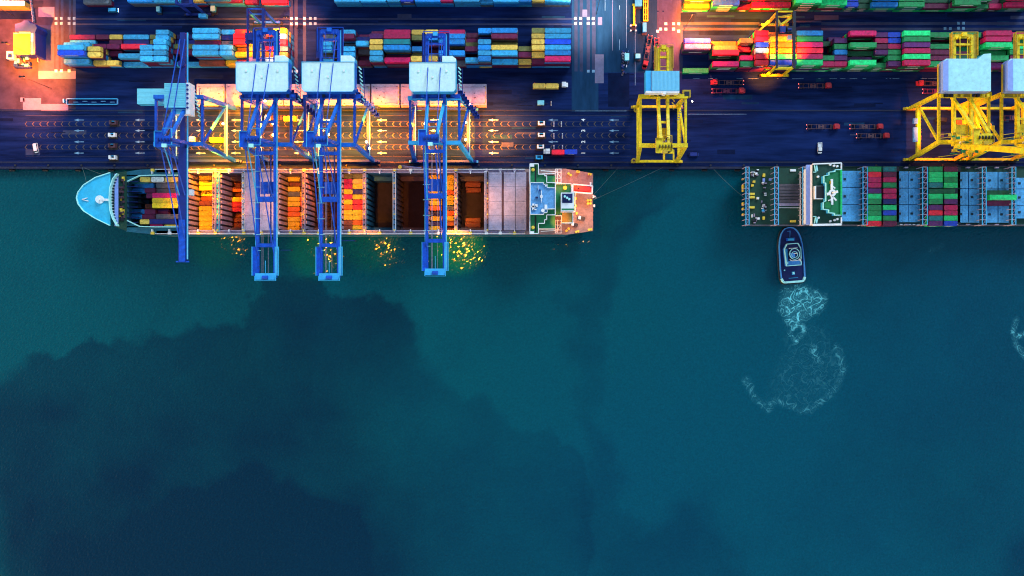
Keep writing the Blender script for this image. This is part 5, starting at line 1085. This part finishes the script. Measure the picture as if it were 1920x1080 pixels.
for x, y, w, d, top, lb, nm, cat in ((1174.5, 109, 1.9, 3.2, 'tugc', 'pale blue box on a dark trailer left of the access road', 'machine_trailer', 'trailer'), (1195, 107.5, 2.1, 1.9, 'tugc', 'small pale blue kiosk standing alone on the access road', 'site_kiosk', 'kiosk'), (1207.5, 54, 1.6, 4.2, 'lblue', 'dark blue service van below the yellow spreader frame', 'service_van', 'van'),
    (300.5, 20, 1.5, 2.2, 'tugc', 'small pale box hut on the upper left road', 'site_kiosk', 'kiosk'), (402.5, 19, 1.9, 2.4, 'tugc', 'pale hut right of the dark blue gantry', 'site_kiosk', 'kiosk'), (1196, 6, 3.2, 4.0, 'lblue', 'pale blue machine cut by the top edge beside the yellow spreader', 'reach_stacker', 'machine')):
    p_ = P(x, y, 0); t = thing(nm, p_, lb, cat); mb = MB(); mb.box(p_.x - w / 2, p_.x + w / 2, p_.y - d / 2, p_.y + d / 2, .5, 2.6, 'lblue', top); mb.box(p_.x - w / 2 - .1, p_.x + w / 2 + .1, p_.y - d / 2 - .1, p_.y + d / 2 + .1, 2.6, 2.7, top); mb.build('housing', t)
    mb = MB(); mb.box(p_.x - w / 2 - .4, p_.x + w / 2 + .4, p_.y - d / 2 - 1.0, p_.y + d / 2 + 1.0, 0.1, .5, 'steel'); mb.build('base_frame', t)
t = thing('lashing_cage', P(1187, 54, 0), 'cluster of four small white posts on a dark pallet, upper middle', 'work cage'); p_ = P(1187, 54, 0); mb = MB()
for sx in (-1, 1):
    for sy in (-1, 1): mb.cyl((p_.x + sx * 1.2, p_.y + sy * 1.2, .1), (p_.x + sx * 1.2, p_.y + sy * 1.2, 1.5), .4, 'white', 8)
mb.box(p_.x - 1, p_.x + 1, p_.y - 1, p_.y + 1, 0, .3, 'steel'); mb.build('frame', t)
rs = random.Random(11); p_ = P(1171, 118, 0); t = thing('machine_parts', p_, 'dark tangle of lashing gear with white rods beside the pale trailer', 'lashing gear'); mb = MB()
for i in range(46):
    a_ = P(1166.5 + rs.uniform(0, 3) + (rs.uniform(0, 10) if i % 3 == 0 else 0), 95 + rs.uniform(0, 46), 0)
    if i % 3 == 0: mb.beam(a_ + Vector((0, 0, .3)), a_ + Vector((rs.uniform(-.6, .6), rs.uniform(-1.4, 1.4), .8)), .22, .2, rs.choice(['white', 'beam', 'lilac']))
    else: mb.box(a_.x - .4, a_.x + .4, a_.y - .3, a_.y + .3, 0, rs.uniform(.3, 1.1), rs.choice(['steel', 'oxide', 'beam', 'dblue']))
mb.build('rods', t)
mb = MB(); q_ = P(1208, 126, 0); mb.cyl(q_, q_ + Vector((0, 0, 1.6)), 1.15, 'red', 14, .9); mb.build('red_drum', label='round red tank beside the ribbed pale blue house', cat='tank', origin=q_)
# spreader gantry (long frame) left on the quay
p_ = P(174, 191, 0); t = thing('lifting_frame', p_, 'long low blue steel lifting frame lying on the quay at left', 'lifting frame'); mb = MB(); hw, hd = 12.2, 1.3
for s in (-1, 1): mb.box(p_.x - hw, p_.x + hw, p_.y + s * hd - .15, p_.y + s * hd + .15, .3, .9, 'lblue'); mb.box(p_.x + s * hw - .2, p_.x + s * hw + .2, p_.y - hd, p_.y + hd, .3, 1.0, 'bdeck')
for k in range(5): mb.box(p_.x - 9 + k * 4.4, p_.x - 6.8 + k * 4.4, p_.y - .35 + .4 * (k % 2), p_.y - .15 + .4 * (k % 2), .3, .8, 'bdeck')
mb.build('frame', t)
mb = MB(); mb.box(p_.x - 13.8, p_.x - 13.2, p_.y - .6, p_.y + 1.2, 0, 1.2, 'lblue'); mb.build('power_box', t)
# workshop at the upper left
t = thing('workshop_building', P(42, 85, 0), 'flat amber-lit workshop with dark blue extension at the upper left', 'building'); zz = 7.0
mb = MB(); mb.pbox(25, 56.5, 61.5, 102, 0, zz, 'dblue', 'workshop'); mb.pbox(25.5, 56, 61.8, 62.6, zz, zz + .3, 'white'); mb.build('main_roof', t)
mb = MB(); pp = stp([(28, 59), (28, 45), (40, 42), (45, 38), (53, 38), (57, 43), (66, 46), (69, 52), (66, 60), (66, 102), (57, 102), (57, 59)], 9); mb.prism(pp[::-1], 0, 9, 'dblue', 'dblue'); mb.build('extension', t)
mb = MB(); mb.pbox(35.5, 56, 58.6, 61, 7, 8, 'white'); mb.pbox(58, 62, 62, 78, 9, 9.3, 'lblue'); mb.pbox(59.5, 60.3, 78, 102, 9, 9.3, 'white'); mb.build('skylight', t)
t = thing('equipment_yard', P(46, 116, 0), 'fenced plot of blue machinery below the workshop at the upper left', 'machinery'); mb = MB(); rs = random.Random(9)
mb.box(PX(33), PX(61), PY(128), PY(126), 0, 1.6, 'dblue')
for i in range(26): a_ = P(rs.uniform(31, 60), rs.uniform(104, 125), 0); mb.box(a_.x - rs.uniform(.4, 1.6), a_.x + .5, a_.y - rs.uniform(.4, 1.4), a_.y + .5, 0, rs.uniform(.6, 2.6), rs.choice(['blue', 'dblue', 'white', 'steel', 'lblue', 'oxide']))
mb.build('machine', t)
t = thing('site_cabin', P(19, 103, 0), 'small square white-edged cabin left of the fenced machinery plot', 'cabin'); mb = MB(); mb.pbox(12, 26, 96, 110.5, 0, 3, 'white', 'roof'); mb.pbox(15, 22, 100, 108, 3, 3.2, 'dblue'); mb.build('roof', t)
t = thing('boundary_fence', P(62, 18, 0), 'pale zigzag fence running down from the top edge at upper left', 'fence'); mb = MB()
for i in range(12): a_, b_ = P(59 + i * .5 + (i % 2), i * 3.6, 0), P(60 + i * .5 - (i % 2), i * 3.6 + 3, 0); mb.beam(a_ + Vector((0, 0, .8)), b_ + Vector((0, 0, .8)), .3, 1.5, 'beam')
for i in range(14): a_ = P(71 + i * .25, 72 + i * 3.3, 0); mb.beam(a_ + Vector((0, 0, .8)), a_ + Vector((.1, -.75, .8)), .3, 1.5, 'beam')
mb.build('panel', t)
mb = MB(); p_ = P(24, 8, 0); 
simple('warehouse', 'long pale roofed warehouse cut by the top left corner', 'building', [('roof', lambda m: m.pbox(-60, 46, 1.5, 10.5, 6.0, 7, 'workshop', 'roof')), ('wall', lambda m: m.pbox(-59, 45, 2, 11.8, 0, 6.0, 'workshop', 'workshop'))], p_)
# floodlight masts: unseen poles added to carry the lamps of the light pools
def mast(x, y, h, label):
    p = P(x, y, 0); t = thing('added_floodlight_mast', p, label, 'light mast', 'added floodlight masts'); mb = MB(); mb.cyl(p, p + Vector((0, 0, h)), .14, 'steel', 8, .08); mb.build('pole', t)
    mb = MB(); mb.box(p.x - 1.2, p.x + 1.2, p.y - .15, p.y + .15, h - .3, h, 'steel'); mb.build('crossarm', t)
    for s in (-1, 1): mb = MB(); mb.box(p.x + s * .9 - .3, p.x + s * .9 + .3, p.y - .35, p.y + .35, h - .75, h - .3, 'steel'); mb.box(p.x + s * .9 - .26, p.x + s * .9 + .26, p.y - .3, p.y + .3, h - .8, h - .76, 'bulb'); mb.build('lamp', t)
    return p + Vector((0, 0, h - 1.2))
# fenders and bollards along the quay
mb = MB()
bol = None
for i, x in enumerate(list(range(30, 1960, 62))):
    p_ = Vector((PX(x), EDGE + 1.6, .02)); mb = MB(); mb.cyl(p_, p_ + Vector((0, 0, .6)), .32, 'steel', 10, .28); mb.cyl(p_ + Vector((0, 0, .6)), p_ + Vector((0, 0, .8)), .5, 'steel', 10)
    lb = 'dark iron mooring bollard on the quay edge'
    if bol is None: bol = mb.build('bollard', label=lb, cat='bollard', group='mooring bollards along the quay edge', origin=p_)
    else: o = bol.copy(); C.objects.link(o); o.location = p_
fd = None
for i, x in enumerate(list(range(20, 1960, 62))):
    p_ = Vector((PX(x), EDGE - .5, -1.4)); mb = MB(); mb.cyl(p_ + Vector((-1.3, 0, 0)), p_ + Vector((1.3, 0, 0)), .55, 'black', 12)
    if fd is None: fd = mb.build('rubber_fender', label='black cylindrical rubber fender hanging on the quay wall', cat='fender', group='rubber fenders along the quay wall', origin=p_)
    else: o = fd.copy(); C.objects.link(o); o.location = p_
# mooring lines
def line(a, b, lb, sag=1.5):
    mb = MB(); a = Vector(a); b = Vector(b); n = 12; pr = a
    for i in range(1, n + 1):
        t_ = i / n; q = a.lerp(b, t_) - Vector((0, 0, sag * 4 * t_ * (1 - t_))); mb.beam(pr, q, .09, .09, 'rope'); pr = q
    mb.build('mooring_line', label=lb, cat='rope', group='mooring lines', origin=a)
line(P(162, 362, Z1 + 3), P(154, 314, .8), 'steep mooring line from the cyan bow up to the quay'); line(P(215, 336, Z1 + 2), P(158, 315, .8), 'slanting mooring line from the breakwater to the quay')
line(P(1112, 375, Z1), P(1243, 314, .8), 'upper of two long mooring lines from the left ship stern', 2); line(P(1112, 366, Z1), P(1158, 316, .8), 'short steep mooring line at the stern of the left ship')
line(P(1397, 372, Z2), P(1338, 317, .8), 'faint mooring line from the dark green ship stern to the quay')
mb = MB(); p_ = P(1236, 312, .4); mb.box(p_.x - 5, p_.x + 2, p_.y - .15, p_.y + .15, .3, .5, 'rope')
# gangway on the left ship
t = thing('gangway', P(757, 314, 9), 'slim pink gangway slung along the quay side of the left ship', 'gangway'); mb = MB(); mb.beam(P(750, 312, 10), P(790, 316, 12), 1.0, .3, 'beam'); mb.beam(P(750, 310.5, 10.6), P(790, 314.5, 12.6), .12, .8, 'lilac'); mb.build('walkway', t); mb = MB(); mb.cyl(P(750, 313, 11), P(750, 313, 11.8), .9, 'gold', 12); mb.build('turntable', t)
p_ = P(1000, 311, 0.3)
# ================================================================== TUG
ang = 7.0
tg = thing('tugboat', P(1480.5, 478, WZ), 'dark blue tugboat pushing against the dark green ship, white foam behind it', 'boat', local=True); tg.rotation_euler = (0, 0, R(ang * .62))
Lh, Wh = 13.4, 6.1      # half length, half beam; bow points to +Y
prof = [(-1, .70), (-.97, .86), (-.85, .97), (-.5, 1.0), (0, .98), (.35, .95), (.6, .86), (.78, .72), (.9, .54), (.97, .36), (1.0, 0.12)]
ol = [(-Wh * w, Lh * t_) for t_, w in prof] + [(Wh * w, Lh * t_) for t_, w in prof[::-1]]
mb = MB(); mb.prism(ol[::-1], -1.2, 2.2, 'tugw', 'tug', [(x * .86, y * .93) for x, y in ol[::-1]]); mb.build('hull', tg)
mb = MB()
for i in range(len(ol)):
    a, b = ol[i], ol[(i + 1) % len(ol)]; m_ = 'tugc' if (a[1] + b[1]) / 2 < -Lh * .9 else 'tugw'
    w_ = .95 if (a[1] + b[1]) / 2 < -Lh * .82 else .42
    mb.beam((a[0] * .95, a[1] * .975, 2.8), (b[0] * .95, b[1] * .975, 2.8), w_, 1.2, m_)
mb.build('bulwark', tg)
mb = MB()
for i in range(len(ol)): a, b = ol[i], ol[(i + 1) % len(ol)]; mb.cyl((a[0] * 1.03, a[1] * 1.02, 1.7), (b[0] * 1.03, b[1] * 1.02, 1.7), .42, 'black', 8)
mb.build('rubber_fender', tg)
mb = MB(); dh = [(-3.4, -5.2), (3.6, -5.2), (3.9, 2.6), (2.8, 5.2), (-2.4, 5.2), (-3.8, 3.0)]
mb.prism(dh, 2.2, 4.8, 'tugw', 'tug'); mb.rail(dh, 4.8, 'tugc', .38, .9, True); mb.box(-3.6, 3.4, -5.4, -3.0, 4.8, 5.1, 'tugw'); mb.box(-3.8, -2.4, -3, 3.0, 4.8, 5.0, 'lblue'); mb.box(-3.8, -2.6, -4.4, -3.2, 5.1, 5.6, 'tugc'); mb.box(2.9, 3.8, -3.4, -2.3, 4.9, 5.7, 'white'); mb.build('deckhouse', tg)
mb = MB(); wh = [(2.4 * math.cos(a) + .1, 2.6 * math.sin(a) + .2) for a in [i * math.pi / 6 for i in range(12)]]
mb.prism(wh, 4.8, 7.6, 'glass', 'tug'); mb.rail(wh, 7.6, 'tugc', .3, .35, True); w2 = [(x * .6, y * .55 - .2) for x, y in wh]; mb.rail(w2, 7.6, 'tugc', .25, .3, True)
mb.box(-1.9, .2, -1.6, .8, 7.6, 7.8, 'tugw'); mb.box(-1.8, 2.2, 2.9, 3.2, 5.6, 6.0, 'white'); mb.rail([(-2.3, -2.3), (-1.4, -3), (1.6, -3), (2.4, -2.2)], 7.2, 'white', .3, .4); mb.build('wheelhouse', tg)
mb = MB(); mb.cyl((0, .4, 7.6), (0, .4, 11), .14, 'white', 8); mb.beam((-.9, .4, 9.5), (.9, .4, 9.5), .12, .12, 'white'); mb.build('mast', tg)
mb = MB(); mb.cyl((-1.4, 7.4, 3.0), (1.6, 7.4, 3.0), .75, 'lblue', 12); mb.box(-1.9, -1.4, 6.7, 8.1, 2.2, 3.6, 'blue'); mb.box(1.6, 2.1, 6.7, 8.1, 2.2, 3.6, 'blue'); mb.beam((0, 8.3, 2.6), (.3, 11.6, 2.6), .2, .3, 'tugw'); mb.beam((-1, 11.4, 2.6), (.5, 11.4, 2.6), .2, .3, 'tugw'); mb.build('winch', tg)
mb = MB(); mb.box(-.3, .9, -9.6, -8.2, 2.2, 3.2, 'lblue'); mb.box(-.1, .7, -9.4, -8.4, 3.2, 3.3, 'tugc'); mb.box(-2, 2.4, -11.3, -11.1, 2.3, 2.8, 'lblue'); mb.cyl((-3.8, -7.2, 2.2), (-3.8, -7.2, 2.9), .35, 'tugc', 8); mb.build('towing_bitt', tg)

# ================================================================== LIGHT
GAIN = 1.9
pm = mast(70, 108, 26, 'tall added floodlight mast beside the fenced machinery plot at upper left')
spot(pm, P(50, 85), 950, 96, SODIUM); spot(pm, P(88, 100), 800, 92, (1, .19, .0))
pm = mast(26, 30, 22, 'added floodlight mast near the pale roofed warehouse at upper left'); spot(pm, P(30, 30), 420, 100, ROSE)
pm = mast(96, 166, 24, 'added floodlight mast near the long lifting frame at left'); spot(pm, P(72, 165), 800, 92, (1, .16, .03)); spot(pm, P(50, 200), 220, 95, ROSE)
pm = mast(563, 60, 24, 'added floodlight mast in the gap between the far left and middle blocks'); spot(pm, P(548, 62), 420, 90, (1, .17, .03))
pm = mast(1281, 58, 26, 'added floodlight mast at the left corner of the right block'); spot(pm, P(1262, 30), 850, 100, (1, .13, .03)); spot(pm, P(1345, 40), 2000, 98, SODIUM); spot(pm, P(1285, 115), 420, 95, ROSE)
pm = mast(1118, 26, 26, 'added floodlight mast on the pale crossing right of the middle block'); spot(pm, P(1105, 20), 300, 100, (1, .68, .5))
GAIN = 2.7
# quay floodlights on the crane portals (from the girders, shining on the lanes)
def bl(x, y, z): return P(x, y, z)
for x, y, zz, tx, ty, pw, cn, cl in ((405, 235, 30, 405, 252, 900, 92, AMBER), (424, 240, 30, 422, 255, 650, 80, AMBER), (548, 225, 30, 540, 245, 900, 90, SODIUM), (556, 280, 30, 560, 275, 500, 85, AMBER), (640, 222, 30, 640, 245, 900, 86, AMBER), (724, 245, 22, 730, 250, 700, 92, SODIUM), (690, 226, 26, 690, 240, 500, 80, AMBER),
    (848, 235, 30, 848, 250, 900, 74, AMBER), (908, 240, 20, 912, 243, 300, 95, SODIUM), (940, 245, 18, 950, 246, 170, 105, AMBER), (775, 235, 26, 770, 245, 800, 90, SODIUM), (480, 215, 30, 485, 245, 600, 90, SODIUM), (610, 270, 26, 600, 295, 400, 90, SODIUM), (395, 290, 28, 400, 305, 500, 80, AMBER),
    (395, 195, 34, 393, 172, 34, 80, AMBER), (440, 195, 34, 446, 175, 8, 80, PEACH), (880, 195, 30, 880, 175, 9, 90, PEACH), (820, 200, 34, 815, 185, 24, 70, SODIUM), (690, 200, 34, 700, 178, 14, 90, PEACH),
    (1765, 245, 30, 1765, 238, 260, 90, (1, .15, .01)), (1840, 235, 30, 1840, 240, 70, 90, SODIUM)):
    spot(P(x, y, zz), P(tx, ty, 0), pw, cn, cl)
# over the left ship
GAIN = 1.7
for x, y, zz, tx, ty, pw, cn, cl in ((384, 350, 38, 384, 375, 180, 60, AMBER), (384, 395, 38, 384, 385, 90, 50, AMBER), (380, 325, 34, 375, 318, 60, 60, AMBER), (430, 375, 38, 432, 385, 60, 50, SODIUM), (488, 380, 40, 490, 375, 52, 70, (1, .6, .5)), (550, 375, 38, 550, 375, 150, 62, AMBER), (560, 318, 36, 555, 315, 60, 60, AMBER), (608, 375, 38, 615, 375, 90, 50, SODIUM),
    (660, 370, 38, 662, 372, 130, 60, AMBER), (662, 335, 38, 720, 318, 40, 70, PEACH), (768, 375, 38, 775, 375, 50, 50, SODIUM), (835, 372, 38, 832, 372, 150, 62, AMBER), (885, 375, 38, 885, 378, 80, 56, (1, .3, .03)), (925, 385, 40, 928, 380, 40, 46, PEACH), (960, 380, 40, 960, 378, 30, 46, PEACH),
    (1085, 335, 26, 1076, 335, 22, 80, SODIUM), (1095, 385, 27, 1092, 385, 34, 95, (1, .3, .03)), (1050, 340, 30, 1052, 345, 20, 60, AMBER), (1048, 415, 30, 1048, 412, 24, 60, AMBER), (1100, 420, 24, 1095, 420, 8, 90, PEACH)):
    spot(P(x, y, zz), P(tx, ty, 8), pw * 1.0, cn, cl, .4)
# yard gantries and machines
GAIN = 1.6
for x, y, zz, tx, ty, pw, cn, cl in ((1440, 40, 17, 1420, 50, 420, 88, AMBER), (1451, 98, 17.6, 1450, 100, 70, 105, AMBER), (1500, 95, 18.5, 1470, 92, 70, 120, (1, .25, .0)), (1438, 140, 10, 1430, 140, 110, 100, SODIUM), (1425, 80, 18, 1428, 78, 12, 110, (1, .5, .45)),
    (470, 50, 18, 478, 42, 260, 100, AMBER), (452, 85, 18.5, 458, 84, 60, 115, (1, .12, .0)), (525, 85, 18, 527, 85, 50, 110, (1, .5, .2)), (450, 10, 17, 455, 6, 60, 110, SODIUM), (1345, 5, 18, 1300, 6, 36, 110, SODIUM), (500, 10, 17, 505, 5, 60, 110, ROSE)):
    spot(P(x, y, zz), P(tx, ty, 0), pw, cn, cl, .3)
GAIN = 2.8
# boom lamps above the water: their glitter is on the waves
def wl_(x, y, z, gx, gy, pw, parent, ax):
    k = (CH - WZ + z - WZ) / (CH - WZ); g0 = P(gx, gy, WZ); src = Vector((g0.x * k, g0.y * k, z)); l = spot(src, Vector((src.x, src.y, WZ)), pw, 46, (1, .34, .01), 1.2, .8)
    mb = MB(); mb.beam((ax, src.y, z + 1.0), (src.x, src.y, z + 1.0), .25, .3, 'dblue'); mb.box(src.x - .35, src.x + .35, src.y - .35, src.y + .35, z + .35, z + .8, 'steel'); mb.box(src.x - .3, src.x + .3, src.y - .3, src.y + .3, z + .3, z + .34, 'bulb'); mb.build('boom_lamp', parent)
wl_(0, 0, 38, 458, 461, 60, c1, -150.9); wl_(0, 0, 34, 622, 480, 110, c2, -111); wl_(0, 0, 36, 724, 466, 90, c3, -84); wl_(0, 0, 36, 869, 468, 330, c4, -38.5)

w = bpy.data.worlds.new('World'); bpy.context.scene.world = w; w.use_nodes = True; nt = w.node_tree; bg = nt.nodes['Background']
sk = nt.nodes.new('ShaderNodeTexSky'); sk.sky_type = 'NISHITA'; sk.sun_disc = False; sk.sun_elevation = R(4); sk.sun_rotation = R(250); sk.air_density = 1.0
hs = nt.nodes.new('ShaderNodeVectorMath'); hs.operation = 'MULTIPLY'; nt.links.new(sk.outputs[0], hs.inputs[0]); hs.inputs[1].default_value = SKYT = (1.06, 1.02, 1.12)
nt.links.new(hs.outputs[0], bg.inputs[0]); bg.inputs[1].default_value = 0.12
sun = bpy.data.lights.new('sun', 'SUN'); sun.energy = 0.5; sun.angle = R(25); sun.color = (0.75, 0.9, 1.0)
so = bpy.data.objects.new('sun', sun); C.objects.link(so); so.rotation_euler = (R(55), 0, R(150))
for o in list(bpy.data.objects):
    if '_o' in o: del o['_o']
sc = bpy.context.scene; sc.render.engine = 'CYCLES'; sc.view_settings.view_transform = 'Standard'; sc.view_settings.look = 'None'; sc.view_settings.gamma = 1; sc.view_settings.exposure = 2.35
sc.cycles.sample_clamp_indirect = 4; sc.cycles.filter_width = 1.1
